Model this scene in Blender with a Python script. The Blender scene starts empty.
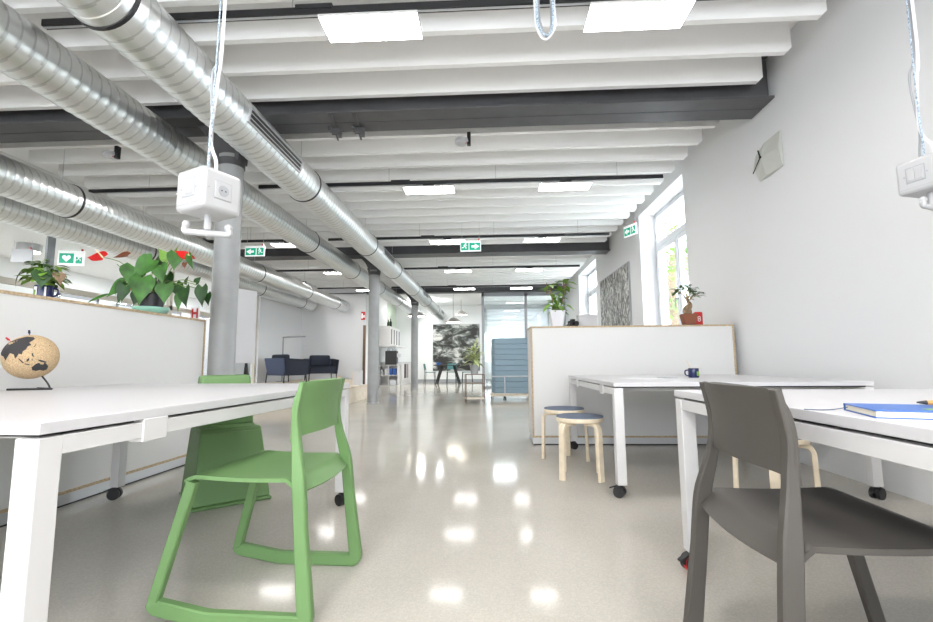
import bpy, bmesh, math, random
from mathutils import Vector, Matrix
random.seed(7)
SC = bpy.context.scene
COL = SC.collection
PI = math.pi

# ------------------------------------------------------------------ materials
def mat(name, col, rough=.5, metal=0., spec=.5, coat=0., emit=None, es=0., noise=0., nscale=30., bump=0., bscale=60.):
    m = bpy.data.materials.new(name); m.use_nodes = True
    nt = m.node_tree; b = nt.nodes['Principled BSDF']
    b.inputs['Base Color'].default_value = (*col, 1); b.inputs['Roughness'].default_value = rough
    b.inputs['Metallic'].default_value = metal; b.inputs['Specular IOR Level'].default_value = spec
    if coat: b.inputs['Coat Weight'].default_value = coat; b.inputs['Coat Roughness'].default_value = .05
    if emit: b.inputs['Emission Color'].default_value = (*emit, 1); b.inputs['Emission Strength'].default_value = es
    if noise or bump:
        tc = nt.nodes.new('ShaderNodeTexCoord')
        n = nt.nodes.new('ShaderNodeTexNoise'); n.inputs['Scale'].default_value = nscale; n.inputs['Detail'].default_value = 4
        nt.links.new(tc.outputs['Object'], n.inputs['Vector'])
        if noise:
            r = nt.nodes.new('ShaderNodeValToRGB')
            r.color_ramp.elements[0].color = (*[max(0, c*(1-noise)) for c in col], 1)
            r.color_ramp.elements[1].color = (*[min(1, c*(1+noise)) for c in col], 1)
            r.color_ramp.elements[0].position = .3; r.color_ramp.elements[1].position = .7
            nt.links.new(n.outputs['Fac'], r.inputs['Fac']); nt.links.new(r.outputs['Color'], b.inputs['Base Color'])
        if bump:
            n2 = nt.nodes.new('ShaderNodeTexNoise'); n2.inputs['Scale'].default_value = bscale
            nt.links.new(tc.outputs['Object'], n2.inputs['Vector'])
            bp = nt.nodes.new('ShaderNodeBump'); bp.inputs['Strength'].default_value = bump; bp.inputs['Distance'].default_value = .01
            nt.links.new(n2.outputs['Fac'], bp.inputs['Height']); nt.links.new(bp.outputs['Normal'], b.inputs['Normal'])
    return m

M = {}
M['wall'] = mat('white plaster', (.72, .722, .73), .75, bump=.04, bscale=90)
M['wall2'] = mat('soft white plaster', (.82, .825, .82), .8)
M['ceil'] = mat('ceiling white', (.92, .915, .905), .8)
M['joist'] = mat('joist white', (.92, .915, .905), .7)
M['steel'] = mat('dark grey painted steel', (.085, .085, .09), .45, noise=.12, nscale=5)
M['column'] = mat('grey painted column', (.33, .335, .335), .4, noise=.1, nscale=4)
M['white'] = mat('white lacquer', (.62, .61, .61), .38)
M['whitetop'] = mat('white laminate', (.57, .56, .575), .34)
M['panel'] = mat('white laminate panel', (.67, .665, .655), .5)
M['ply'] = mat('plywood edge', (.46, .35, .22), .6, noise=.25, nscale=60)
M['alu'] = mat('brushed aluminium', (.62, .63, .65), .35, .7)
M['black'] = mat('black plastic', (.015, .015, .017), .45)
M['blacktrack'] = mat('black track', (.012, .012, .014), .5)
M['green'] = mat('green polypropylene', (.135, .255, .092), .5, bump=.05, bscale=400)
M['gray'] = mat('warm grey polypropylene', (.066, .059, .052), .5, bump=.05, bscale=400)
M['birch'] = mat('pale birch', (.72, .62, .47), .5, noise=.08, nscale=20)
M['felt'] = mat('grey blue felt', (.13, .16, .22), .95, bump=.2, bscale=300)
M['plastic'] = mat('white plastic', (.46, .46, .47), .35)
M['cable'] = mat('white cable', (.8, .8, .82), .45)
M['greycable'] = mat('grey cable', (.35, .36, .38), .5)
M['rope'] = mat('blue speckled rope', (.4, .48, .68), .7, noise=.8, nscale=140)
M['leaf'] = mat('leaf green', (.035, .135, .012), .5, noise=.45, nscale=12)
M['leafdark'] = mat('dark leaf green', (.016, .062, .010), .5, noise=.4, nscale=12)
M['leaflight'] = mat('light leaf green', (.16, .32, .035), .45, noise=.4, nscale=14)
M['leafbrown'] = mat('withered leaf', (.16, .05, .02), .6)
M['variegated'] = mat('pale variegated leaf', (.52, .58, .28), .5, noise=.6, nscale=25)
M['red'] = mat('red spathe', (.62, .012, .012), .35)
M['redsign'] = mat('red enamel', (.55, .02, .02), .4)
M['cream'] = mat('cream spadix', (.8, .66, .4), .6)
M['stem'] = mat('green stem', (.16, .25, .07), .5)
M['mint'] = mat('mint glazed ceramic', (.30, .58, .48), .3)
M['navy'] = mat('navy enamel', (.012, .018, .075), .25)
M['cork'] = None
M['land'] = mat('dark charcoal print', (.035, .033, .035), .8)
M['terracotta'] = mat('terracotta', (.25, .085, .045), .7)
M['bark'] = mat('bark', (.24, .16, .10), .85, noise=.4, nscale=25, bump=.5)
M['soil'] = mat('soil', (.04, .03, .02), .9)
M['whitepot'] = mat('white glazed pot', (.72, .72, .76), .25)
M['armchair'] = mat('dark blue grey fabric', (.022, .027, .042), .9, bump=.2, bscale=200)
M['armback'] = mat('slate blue fabric', (.07, .09, .15), .9, bump=.2, bscale=200)
M['rug'] = mat('navy rug', (.015, .022, .07), .95)
M['screenfab'] = mat('light blue quilted fabric', (.28, .38, .45), .9, bump=.15, bscale=200)
M['paleply'] = mat('pale wood', (.72, .62, .50), .6, noise=.1, nscale=10)
M['clock'] = mat('grey green facets', (.50, .51, .47), .5)
M['bluecover'] = mat('blue book cover', (.03, .12, .42), .4)
M['pages'] = mat('cream pages', (.78, .72, .58), .8)
M['pencil'] = mat('orange pencil', (.48, .25, .07), .5)
M['paper'] = mat('white paper', (.80, .80, .82), .7)
M['mag'] = mat('grey printed paper', (.42, .45, .48), .6, noise=.6, nscale=25)
M['signgreen'] = mat('sign green', (.0, .36, .22), .5, emit=(.0, .5, .3), es=.25)
M['signwhite'] = mat('sign white', (.85, .87, .87), .4, emit=(1, 1, 1), es=.3)
M['frame'] = mat('window frame white', (.82, .84, .88), .4)
M['framecream'] = mat('cream frame', (.60, .56, .48), .5)
M['framegrey'] = mat('grey frame', (.33, .34, .36), .4)
M['tealchair'] = mat('teal plastic', (.05, .18, .19), .5)
M['palegreen'] = mat('pale green wall paint', (.55, .63, .52), .7)
M['bulb'] = mat('lamp glow', (1, 1, 1), .5, emit=(1, .9, .75), es=14)
M['towel'] = mat('dark towel', (.06, .05, .06), .95)
M['towelpink'] = mat('dusty towel', (.35, .28, .29), .95)
M['asphalt'] = mat('pale paving', (.75, .75, .72), .9)
M['greybox'] = mat('light grey card', (.50, .50, .52), .6)
M['shade'] = mat('grey beige lamp shade', (.38, .36, .33), .5)
M['brown'] = mat('dark bronze metal', (.13, .08, .05), .4, .5)

def glassmat(name, tint=(1, 1, 1), refl=.08):
    m = bpy.data.materials.new(name); m.use_nodes = True
    nt = m.node_tree; nt.nodes.clear()
    o = nt.nodes.new('ShaderNodeOutputMaterial'); t = nt.nodes.new('ShaderNodeBsdfTransparent')
    t.inputs[0].default_value = (*tint, 1)
    g = nt.nodes.new('ShaderNodeBsdfGlossy'); g.inputs['Roughness'].default_value = .02
    f = nt.nodes.new('ShaderNodeLayerWeight'); f.inputs[0].default_value = .5
    pw = nt.nodes.new('ShaderNodeMath'); pw.operation = 'POWER'; pw.inputs[1].default_value = 5.
    nt.links.new(f.outputs['Facing'], pw.inputs[0])
    ma = nt.nodes.new('ShaderNodeMath'); ma.operation = 'MULTIPLY_ADD'; ma.inputs[1].default_value = .6; ma.inputs[2].default_value = refl
    mx = nt.nodes.new('ShaderNodeMixShader')
    nt.links.new(pw.outputs[0], ma.inputs[0]); nt.links.new(ma.outputs[0], mx.inputs[0])
    nt.links.new(t.outputs[0], mx.inputs[1]); nt.links.new(g.outputs[0], mx.inputs[2]); nt.links.new(mx.outputs[0], o.inputs[0])
    return m
M['glass'] = glassmat('clear glass', (.97, .99, 1), .03)
M['roomglass'] = glassmat('meeting room glass', (.88, .93, .94), .12)

def galv():
    m = mat('galvanised steel', (.74, .76, .76), .30, .9)
    nt = m.node_tree; b = nt.nodes['Principled BSDF']
    tc = nt.nodes.new('ShaderNodeTexCoord')
    v = nt.nodes.new('ShaderNodeTexVoronoi'); v.inputs['Scale'].default_value = 14
    nt.links.new(tc.outputs['Object'], v.inputs['Vector'])
    r = nt.nodes.new('ShaderNodeValToRGB')
    r.color_ramp.elements[0].color = (.73, .75, .75, 1); r.color_ramp.elements[1].color = (.79, .81, .81, 1)
    nt.links.new(v.outputs['Color'], r.inputs['Fac']); nt.links.new(r.outputs['Color'], b.inputs['Base Color'])
    n = nt.nodes.new('ShaderNodeTexNoise'); n.inputs['Scale'].default_value = 9; nt.links.new(tc.outputs['Object'], n.inputs['Vector'])
    mr = nt.nodes.new('ShaderNodeMapRange'); mr.inputs['To Min'].default_value = .30; mr.inputs['To Max'].default_value = .36
    nt.links.new(n.outputs['Fac'], mr.inputs['Value']); nt.links.new(mr.outputs['Result'], b.inputs['Roughness'])
    return m
M['galv'] = galv()
M['seam'] = mat('folded duct seam', (.58, .60, .60), .36, .9)

def floormat():
    m = mat('polished speckled resin', (.5, .49, .45), .09, spec=.07)
    nt = m.node_tree; b = nt.nodes['Principled BSDF']
    tc = nt.nodes.new('ShaderNodeTexCoord')
    v = nt.nodes.new('ShaderNodeTexVoronoi'); v.inputs['Scale'].default_value = 170
    nt.links.new(tc.outputs['Object'], v.inputs['Vector'])
    r = nt.nodes.new('ShaderNodeValToRGB'); cr = r.color_ramp
    cr.elements[0].color = (.50, .473, .42, 1); cr.elements[1].color = (.59, .555, .50, 1)
    e = cr.elements.new(.5); e.color = (.54, .508, .452, 1); e = cr.elements.new(.93); e.color = (.59, .555, .50, 1)
    nt.links.new(v.outputs['Color'], r.inputs['Fac'])
    n = nt.nodes.new('ShaderNodeTexNoise'); n.inputs['Scale'].default_value = 1.2; n.inputs['Detail'].default_value = 5
    nt.links.new(tc.outputs['Object'], n.inputs['Vector'])
    mx = nt.nodes.new('ShaderNodeMixRGB'); mx.blend_type = 'MULTIPLY'; mx.inputs[0].default_value = .25
    nt.links.new(r.outputs['Color'], mx.inputs[1]); nt.links.new(n.outputs['Fac'], mx.inputs[2])
    nt.links.new(mx.outputs['Color'], b.inputs['Base Color'])
    n2 = nt.nodes.new('ShaderNodeTexNoise'); n2.inputs['Scale'].default_value = 2.2
    nt.links.new(tc.outputs['Object'], n2.inputs['Vector'])
    bp = nt.nodes.new('ShaderNodeBump'); bp.inputs['Strength'].default_value = .05; bp.inputs['Distance'].default_value = .02
    nt.links.new(n2.outputs['Fac'], bp.inputs['Height']); nt.links.new(bp.outputs['Normal'], b.inputs['Normal'])
    return m
M['floor'] = floormat()

def corkmat():
    m = mat('cork', (.50, .36, .21), .85, noise=.3, nscale=180); return m
M['cork'] = corkmat()

def photomat(name, kind):
    m = mat(name, (.3, .3, .3), .55); nt = m.node_tree; b = nt.nodes['Principled BSDF']
    tc = nt.nodes.new('ShaderNodeTexCoord'); mp = nt.nodes.new('ShaderNodeMapping')
    nt.links.new(tc.outputs['Object'], mp.inputs['Vector'])
    n = nt.nodes.new('ShaderNodeTexNoise'); n.inputs['Detail'].default_value = 6
    r = nt.nodes.new('ShaderNodeValToRGB'); cr = r.color_ramp
    if kind == 'aerial':
        mp.inputs['Rotation'].default_value = (0, .28, 0); mp.inputs['Scale'].default_value = (.9, 1, 1.9)
        n.inputs['Scale'].default_value = 1.5; n.inputs['Distortion'].default_value = .5; n.inputs['Roughness'].default_value = .72
        cr.elements[0].position = .46; cr.elements[0].color = (.025, .024, .022, 1)
        cr.elements[1].position = .60; cr.elements[1].color = (.62, .61, .58, 1)
        e = cr.elements.new(.53); e.color = (.20, .215, .20, 1)
    else:
        mp.inputs['Rotation'].default_value = (.5, 0, 0); mp.inputs['Scale'].default_value = (1, 2.2, 1.1)
        n.inputs['Scale'].default_value = 3.2; n.inputs['Distortion'].default_value = 2.6; n.inputs['Roughness'].default_value = .6
        cr.elements[0].position = .42; cr.elements[0].color = (.03, .03, .03, 1)
        cr.elements[1].position = .57; cr.elements[1].color = (.60, .59, .56, 1)
        e = cr.elements.new(.47); e.color = (.30, .29, .27, 1); e = cr.elements.new(.51); e.color = (.04, .04, .04, 1)
    nt.links.new(mp.outputs['Vector'], n.inputs['Vector']); nt.links.new(n.outputs['Fac'], r.inputs['Fac'])
    nt.links.new(r.outputs['Color'], b.inputs['Base Color'])
    return m
M['photo_far'] = photomat('black and white aerial print', 'aerial')
M['photo_right'] = photomat('black and white machinery print', 'machine')

def ledmat():
    m = bpy.data.materials.new('led diffuser'); m.use_nodes = True
    nt = m.node_tree; nt.nodes.clear()
    o = nt.nodes.new('ShaderNodeOutputMaterial'); e = nt.nodes.new('ShaderNodeEmission')
    tc = nt.nodes.new('ShaderNodeTexCoord')
    mp = nt.nodes.new('ShaderNodeMapping'); mp.inputs['Scale'].default_value = (31.7, 31.7, 0)
    nt.links.new(tc.outputs['Object'], mp.inputs['Vector'])
    fr = nt.nodes.new('ShaderNodeVectorMath'); fr.operation = 'FRACTION'; nt.links.new(mp.outputs['Vector'], fr.inputs[0])
    sb = nt.nodes.new('ShaderNodeVectorMath'); sb.operation = 'SUBTRACT'; sb.inputs[1].default_value = (.5, .5, 0); nt.links.new(fr.outputs[0], sb.inputs[0])
    ln = nt.nodes.new('ShaderNodeVectorMath'); ln.operation = 'LENGTH'; nt.links.new(sb.outputs[0], ln.inputs[0])
    gt = nt.nodes.new('ShaderNodeMath'); gt.operation = 'GREATER_THAN'; gt.inputs[1].default_value = .17; nt.links.new(ln.outputs['Value'], gt.inputs[0])
    mr = nt.nodes.new('ShaderNodeMapRange'); mr.inputs['To Min'].default_value = LED*.028; mr.inputs['To Max'].default_value = LED
    nt.links.new(gt.outputs[0], mr.inputs['Value']); nt.links.new(mr.outputs['Result'], e.inputs['Strength'])
    e.inputs['Color'].default_value = (1, .975, .95, 1)
    nt.links.new(e.outputs[0], o.inputs[0])
    return m
LED = 24.
M['led'] = ledmat()

# ------------------------------------------------------------------ mesh builder
def V(*a): return Vector(a)
class MB:
    def __init__(s): s.v = []; s.f = []; s.mi = []
    def add(s, vs, fs, m=0):
        n = len(s.v); s.v += [tuple(v) for v in vs]; s.f += [tuple(n+i for i in f) for f in fs]; s.mi += [m]*len(fs); return s
    def box(s, x0, x1, y0, y1, z0, z1, m=0):
        vs = [(x, y, z) for x in (x0, x1) for y in (y0, y1) for z in (z0, z1)]
        return s.add(vs, [(0, 1, 3, 2), (4, 6, 7, 5), (0, 4, 5, 1), (2, 3, 7, 6), (0, 2, 6, 4), (1, 5, 7, 3)], m)
    def hexa(s, lo, hi, m=0):      # lo, hi: 4 pts each counterclockwise
        vs = list(lo)+list(hi)
        return s.add(vs, [(3, 2, 1, 0), (4, 5, 6, 7)]+[(i, (i+1) % 4, 4+(i+1) % 4, 4+i) for i in range(4)], m)
    def prism(s, pts, d, m=0):      # pts: list of Vector polygon, extruded by vector d
        n = len(pts); d = Vector(d); vs = [Vector(p) for p in pts]+[Vector(p)+d for p in pts]
        return s.add(vs, [tuple(range(n-1, -1, -1)), tuple(range(n, 2*n))]+[(i, (i+1) % n, n+(i+1) % n, n+i) for i in range(n)], m)
    def tube(s, path, r, seg=10, caps=True, m=0):
        path = [Vector(p) for p in path]; rs = r if isinstance(r, (list, tuple)) else [r]*len(path)
        n = len(path); vs = []; prev = None
        for i, p in enumerate(path):
            t = (path[min(i+1, n-1)]-path[max(i-1, 0)]).normalized()
            if prev is None:
                a = Vector((0, 0, 1)) if abs(t.z) < .9 else Vector((1, 0, 0)); u = t.cross(a).normalized()
            else:
                u = (prev-t*prev.dot(t)).normalized()
            prev = u; w = t.cross(u)
            for k in range(seg):
                a = 2*PI*k/seg; vs.append(p+(u*math.cos(a)+w*math.sin(a))*rs[i])
        fs = [(i*seg+k, i*seg+(k+1) % seg, (i+1)*seg+(k+1) % seg, (i+1)*seg+k) for i in range(n-1) for k in range(seg)]
        if caps: fs += [tuple(range(seg-1, -1, -1)), tuple(range((n-1)*seg, n*seg))]
        return s.add(vs, fs, m)
    def lathe(s, prof, c=(0, 0, 0), seg=24, axis='z', m=0, caps=True):   # prof [(r,h)]
        c = Vector(c); vs = []
        for r, h in prof:
            for k in range(seg):
                a = 2*PI*k/seg; x, y = r*math.cos(a), r*math.sin(a)
                vs.append(c+(V(x, y, h) if axis == 'z' else V(x, h, y) if axis == 'y' else V(h, x, y)))
        n = len(prof)
        fs = [(i*seg+k, i*seg+(k+1) % seg, (i+1)*seg+(k+1) % seg, (i+1)*seg+k) for i in range(n-1) for k in range(seg)]
        if caps: fs += [tuple(range(seg-1, -1, -1)), tuple(range((n-1)*seg, n*seg))]
        return s.add(vs, fs, m)
    def sphere(s, c, r, seg=24, rings=14, m=0):
        rr = r if isinstance(r, (tuple, list)) else (r, r, r); c = Vector(c); vs = []
        for i in range(rings+1):
            t = PI*i/rings
            for k in range(seg):
                a = 2*PI*k/seg; vs.append(c+V(rr[0]*math.sin(t)*math.cos(a), rr[1]*math.sin(t)*math.sin(a), rr[2]*math.cos(t)))
        return s.add(vs, [(i*seg+k, (i+1)*seg+k, (i+1)*seg+(k+1) % seg, i*seg+(k+1) % seg) for i in range(rings) for k in range(seg)], m)
    def sweep(s, path, thick, width, up=(0, 1, 0), m=0):   # rectangular section along a path in a plane whose normal is up; thick in plane, width along up (y offset per point allowed)
        path = [Vector(p) for p in path]; up = Vector(up); n = len(path); vs = []
        for i, p in enumerate(path):
            t = (path[min(i+1, n-1)]-path[max(i-1, 0)]); t -= up*t.dot(up); t.normalize(); nn = up.cross(t).normalized()
            a = thick[i]/2 if isinstance(thick, (list, tuple)) else thick/2
            b = width[i]/2 if isinstance(width, (list, tuple)) else width/2
            c = min(a, b)*.30
            for q, w in ((-a+c, -b), (a-c, -b), (a, -b+c), (a, b-c), (a-c, b), (-a+c, b), (-a, b-c), (-a, -b+c)):
                vs.append(p+nn*q+up*w)
        fs = [(i*8+k, i*8+(k+1) % 8, (i+1)*8+(k+1) % 8, (i+1)*8+k) for i in range(n-1) for k in range(8)]
        fs += [tuple(range(7, -1, -1)), tuple(range((n-1)*8, n*8))]
        return s.add(vs, fs, m)
    def grid(s, fn, nu, nv, thick=0, m=0):     # fn(u,v)->Vector ; solid with thickness along -z-ish normal given by fn2
        top = [[Vector(fn(i/nu, j/nv)) for j in range(nv+1)] for i in range(nu+1)]
        nrm = [[None]*(nv+1) for _ in range(nu+1)]
        for i in range(nu+1):
            for j in range(nv+1):
                a = top[min(i+1, nu)][j]-top[max(i-1, 0)][j]; b = top[i][min(j+1, nv)]-top[i][max(j-1, 0)]
                nrm[i][j] = a.cross(b).normalized()
        vs = [top[i][j] for i in range(nu+1) for j in range(nv+1)]; W = nv+1
        fs = [(i*W+j, (i+1)*W+j, (i+1)*W+j+1, i*W+j+1) for i in range(nu) for j in range(nv)]
        if thick:
            o = len(vs); vs += [top[i][j]-nrm[i][j]*thick for i in range(nu+1) for j in range(nv+1)]
            fs += [(o+i*W+j+1, o+(i+1)*W+j+1, o+(i+1)*W+j, o+i*W+j) for i in range(nu) for j in range(nv)]
            rim = [(i, 0) for i in range(nu)]+[(nu, j) for j in range(nv)]+[(i, nv) for i in range(nu, 0, -1)]+[(0, j) for j in range(nv, 0, -1)]
            for k in range(len(rim)):
                a = rim[k]; b = rim[(k+1) % len(rim)]; A = a[0]*W+a[1]; B = b[0]*W+b[1]
                fs.append((B, A, o+A, o+B))
        return s.add(vs, fs, m)
    def leaf(s, base, d, up, L, W, shape='heart', fold=.25, droop=.3, n=7, m=0):
        base = Vector(base); d = Vector(d).normalized(); up = Vector(up); up = (up-d*up.dot(d))
        up = up.normalized() if up.length > 1e-4 else d.orthogonal().normalized()
        sd = d.cross(up)
        vs = []
        for i in range(n+1):
            u = i/n
            if shape == 'heart': w = .56*math.sin(PI*min(1, (u+.12)/1.12)**.60)*(1-u**2.2)**.5 if u < 1 else 0
            elif shape == 'lance': w = math.sin(PI*u**.8)*.5
            else: w = math.sin(PI*u)*.5
            if i == 0 and shape == 'heart': w = .30
            x = u*L; z = -droop*L*u*u
            back = -.16*L if (shape == 'heart' and i == 0) else (-.05*L if shape == 'heart' and i == 1 else 0)
            c = base+d*x+up*z
            vs += [c+d*back-sd*w*W+up*fold*w*W, c, c+d*back+sd*w*W+up*fold*w*W]
        fs = []
        for i in range(n):
            a = i*3; fs += [(a, a+1, a+4, a+3), (a+1, a+2, a+5, a+4)]
        return s.add(vs, fs, m)
    def build(s, name, m, parent=None, bevel=0., smooth=True, ang=35, seg=2, loc=None):
        me = bpy.data.meshes.new(name); me.from_pydata(s.v, [], s.f)
        ms = m if isinstance(m, (list, tuple)) else [m]
        for k in ms: me.materials.append(M[k] if isinstance(k, str) else k)
        if len(ms) > 1: me.polygons.foreach_set('material_index', s.mi[:len(me.polygons)])
        bm = bmesh.new(); bm.from_mesh(me); bmesh.ops.recalc_face_normals(bm, faces=bm.faces); bm.to_mesh(me); bm.free()
        if smooth:
            me.shade_smooth(); me.set_sharp_from_angle(angle=math.radians(ang))
        o = bpy.data.objects.new(name, me); COL.objects.link(o)
        if loc is not None: o.location = loc
        if parent is not None: o.parent = parent
        if bevel:
            b = o.modifiers.new('bevel', 'BEVEL'); b.width = bevel; b.segments = seg; b.limit_method = 'ANGLE'; b.angle_limit = math.radians(40)
        return o

def tag(o, label=None, cat=None, group=None, kind=None):
    if label: o['label'] = label
    if cat: o['category'] = cat
    if group: o['group'] = group
    if kind: o['kind'] = kind
    return o
def thing(name, label, cat, loc=(0, 0, 0), rz=0., group=None):
    o = bpy.data.objects.new(name, None); COL.objects.link(o); o.empty_display_size = .1
    o.location = loc; o.rotation_euler = (0, 0, rz)
    return tag(o, label, cat, group)
def struct(o): o['kind'] = 'structure'; return o
def copy_tree(o, parent=None):
    c = o.copy(); COL.objects.link(c)
    if parent is not None: c.parent = parent
    for ch in list(o.children): copy_tree(ch, c)
    return c
def dup(root, label, loc, rz=None, group=None):
    c = copy_tree(root); c.location = loc; c['label'] = label
    if rz is not None: c.rotation_euler = (0, 0, rz)
    if group: c['group'] = group
    return c
def catmull(pts, n=6):
    pts = [Vector(p) for p in pts]; out = []
    for i in range(len(pts)-1):
        p0 = pts[max(i-1, 0)]; p1 = pts[i]; p2 = pts[i+1]; p3 = pts[min(i+2, len(pts)-1)]
        for k in range(n):
            t = k/n
            out.append(.5*((2*p1)+(p2-p0)*t+(2*p0-5*p1+4*p2-p3)*t*t+(3*p1-p0-3*p2+p3)*t**3))
    out.append(pts[-1]); return out
def fillet(pts, r, n=5):
    pts = [Vector(p) for p in pts]; out = [pts[0]]
    for i in range(1, len(pts)-1):
        a, b, c = pts[i-1], pts[i], pts[i+1]; rr = min(r, (a-b).length*.45, (c-b).length*.45)
        p = b+(a-b).normalized()*rr; q = b+(c-b).normalized()*rr
        for k in range(n+1):
            t = k/n; out.append((1-t)**2*p+2*t*(1-t)*b+t*t*q)
    out.append(pts[-1]); return out

# ------------------------------------------------------------------ room shell
XR = 2.57; XL = -6.3; YB = -3.6; YF = 20.4; ZC = 3.62
struct(MB().box(XL-3.2, XR+.42, YB-.2, YF+.2, -.1, 0).build('floor', 'floor'))
struct(MB().box(XL, XR+.42, YB-.2, 15.6, ZC, ZC+.15).build('ceiling', 'ceil'))
struct(MB().box(XL, XR+.42, 15.6, YF+.2, 3.36, 3.5).build('ceiling_back', 'ceil'))
struct(MB().box(XL-3.2, XR+.42, YF, YF+.2, 0, 3.7).build('wall_back', 'wall2'))
# right wall with two window openings
W1 = (6.05, 7.86); W2 = (11.1, 13.3); ZH = 3.31; ZS = .12; TH = .42
r = MB()
for y0, y1 in ((YB, W1[0]), (W1[1], W2[0]), (W2[1], YF)): r.box(XR, XR+TH, y0, y1, 0, ZC+.1)
for y0, y1 in (W1, W2): r.box(XR, XR+TH, y0, y1, ZH, ZC+.1).box(XR, XR+TH, y0, y1, 0, ZS)
struct(r.build('wall_right', 'wall'))
# front wall behind the viewpoint with two wide windows
r = MB()
FWIN = [(-5.6, -2.2), (-1.4, 2.0)]
r.box(XL, XR, YB-.2, YB, 0, .8).box(XL, XR, YB-.2, YB, 3.1, ZC)
for x0, x1 in ((XL, -5.6), (-2.2, -1.4), (2.0, XR)): r.box(x0, x1, YB-.2, YB, .8, 3.1)
struct(r.build('wall_front', 'wall2'))
# wall behind the lounge and the kitchen side wall
struct(MB().box(XL, -4.15, 15.3, 15.5, 0, ZC).build('wall_lounge', 'wall'))
struct(MB().box(-4.35, -4.15, 15.5, YF, 0, ZC).build('wall_kitchen', 'wall2'))
struct(MB().box(XL-.2, XL, 12.4, 15.5, 0, ZC).box(XL-.2, XL, YB, 4.2, 0, ZC).build('wall_left', 'wall'))
struct(MB().box(XL-.2, XL, 4.2, 12.4, 3.0, ZC).build('wall_left_upper', 'wall2'))
# corridor beyond the left glazing
struct(MB().box(XL-3.2, XL-.2, YB, YF, 2.95, 3.1).build('ceiling_corridor', 'ceil'))
struct(MB().box(XL-3.3, XL-3.1, YB, YF, 0, 3.1).build('wall_corridor', 'wall2'))
struct(MB().box(XL-3.1, XL-.2, YF-.3, YF, 0, 3.1).build('wall_corridor_back', 'wall2'))
struct(MB().box(XL-3.1, XL-.2, YB-.2, YB, 0, 3.1).build('wall_corridor_front', 'wall2'))
# baseboards
struct(MB().box(-4.1, XR, YF-.02, YF, 0, .12).build('baseboard_back', 'framegrey'))

# windows
def window(name, y0, y1, transom):
    f = MB(); xf = XR+.26; w = .07
    f.box(xf, xf+.08, y0, y0+w, ZS, ZH).box(xf, xf+.08, y1-w, y1, ZS, ZH).box(xf, xf+.08, y0+w, y1-w, ZH-w, ZH).box(xf, xf+.08, y0+w, y1-w, ZS, ZS+w)
    f.box(xf-.01, xf+.09, y0+w, y1-w, transom-.05, transom+.05)
    o = struct(f.build(name, 'frame', bevel=.006))
    ym = (y0+y1)/2
    s = MB()
    for a, b in ((y0+w+.01, ym-.01), (ym+.01, y1-w-.01)):
        z0, z1 = ZS+w+.01, transom-.06
        s.box(xf-.02, xf+.05, a, a+.07, z0, z1).box(xf-.02, xf+.05, b-.07, b, z0, z1).box(xf-.02, xf+.05, a+.07, b-.07, z0, z0+.08).box(xf-.02, xf+.05, a+.07, b-.07, z1-.07, z1)
    s.build('window_sash', 'frame', o, bevel=.005)
    h = MB().box(xf-.06, xf-.02, ym+.04, ym+.07, 1.75, 1.78).box(xf-.07, xf-.055, ym+.04, ym+.07, 1.64, 1.78)
    h.build('window_handle', 'framegrey', o, bevel=.004)
    MB().box(xf+.03, xf+.036, y0+w, y1-w, ZS+w, transom-.05).box(xf+.03, xf+.036, y0+w, y1-w, transom+.05, ZH-w).build('pane', 'glass', o)
    return o
window('window_1', *W1, 2.77)
window('window_2', *W2, 2.77)
o = MB()
for x0, x1 in FWIN:
    o.box(x0, x0+.07, YB-.14, YB-.06, .8, 3.1).box(x1-.07, x1, YB-.14, YB-.06, .8, 3.1).box(x0, x1, YB-.14, YB-.06, .8, .87).box(x0, x1, YB-.14, YB-.06, 3.03, 3.1)
    o.box((x0+x1)/2-.04, (x0+x1)/2+.04, YB-.14, YB-.06, .87, 3.03)
struct(o.build('window_3', 'frame'))

# ------------------------------------------------------------------ ceiling joists, beams, columns
JZ0, JZ1, JT = 3.28, 3.62, .05
def joist(y, xa=-5.55, xb=2.42):
    c = .035
    pts = [V(xa, y, JZ1), V(xa, y, JZ0+c), V(xa+c, y, JZ0), V(xb-c, y, JZ0), V(xb, y, JZ0+c), V(xb, y, JZ1)]
    o = MB().prism(pts, (0, JT, 0)).build('ceiling_joist', 'joist', smooth=False)
    struct(o)
y = 3.17-.39*16
while y < 15.1:
    if not any(a-.06 < y < b+.02 for a, b in ((4.03, 4.41), (9.72, 10.1))): joist(y)
    y += .39
def beam(y0, y1, xb=2.56, z0=3.17):
    b = MB(); h = (y1-y0)/2
    for k in range(2):
        a = y0+k*h+.004; c = y0+(k+1)*h-.004; m = (a+c)/2
        b.box(XL, xb, a, c, z0, z0+.022).box(XL, xb, m-.009, m+.009, z0+.022, z0+.42).box(XL, xb, a, c, z0+.42, z0+.445)
    struct(b.build('ceiling_beam', 'steel', bevel=.003))
beam(4.03, 4.41); beam(9.72, 10.1); beam(15.25, 15.6)
COLX = -2.50
def column(x, y, label):
    t = thing('column', label, 'column', (x, y, 0), 0, 'round steel columns')
    MB().lathe([(.135, 0), (.135, .012), (.115, .02), (.115, 2.86)], seg=32).build('shaft', 'column', t)
    pts = []
    for k in range(7):
        u = k/6; pts.append((.115+.21*(u**2.2), 2.80+.355*u))
    poly = [V(a, -.085, z) for a, z in pts]+[V(-a, -.085, z) for a, z in reversed(pts)]
    MB().prism(poly, (0, .17, 0)).build('column_head', 'steel', t, bevel=.004)
    MB().lathe([(.125, 2.75), (.125, 2.82)], seg=32).build('collar', 'steel', t)
column(COLX, 4.24, 'grey round steel column beside the end of the left white partition')
column(COLX, 9.9, 'grey round steel column standing alone mid room, in front of the lounge podium')
column(COLX, 15.4, 'farthest grey round steel column, between kitchen corner and large far picture')

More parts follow.
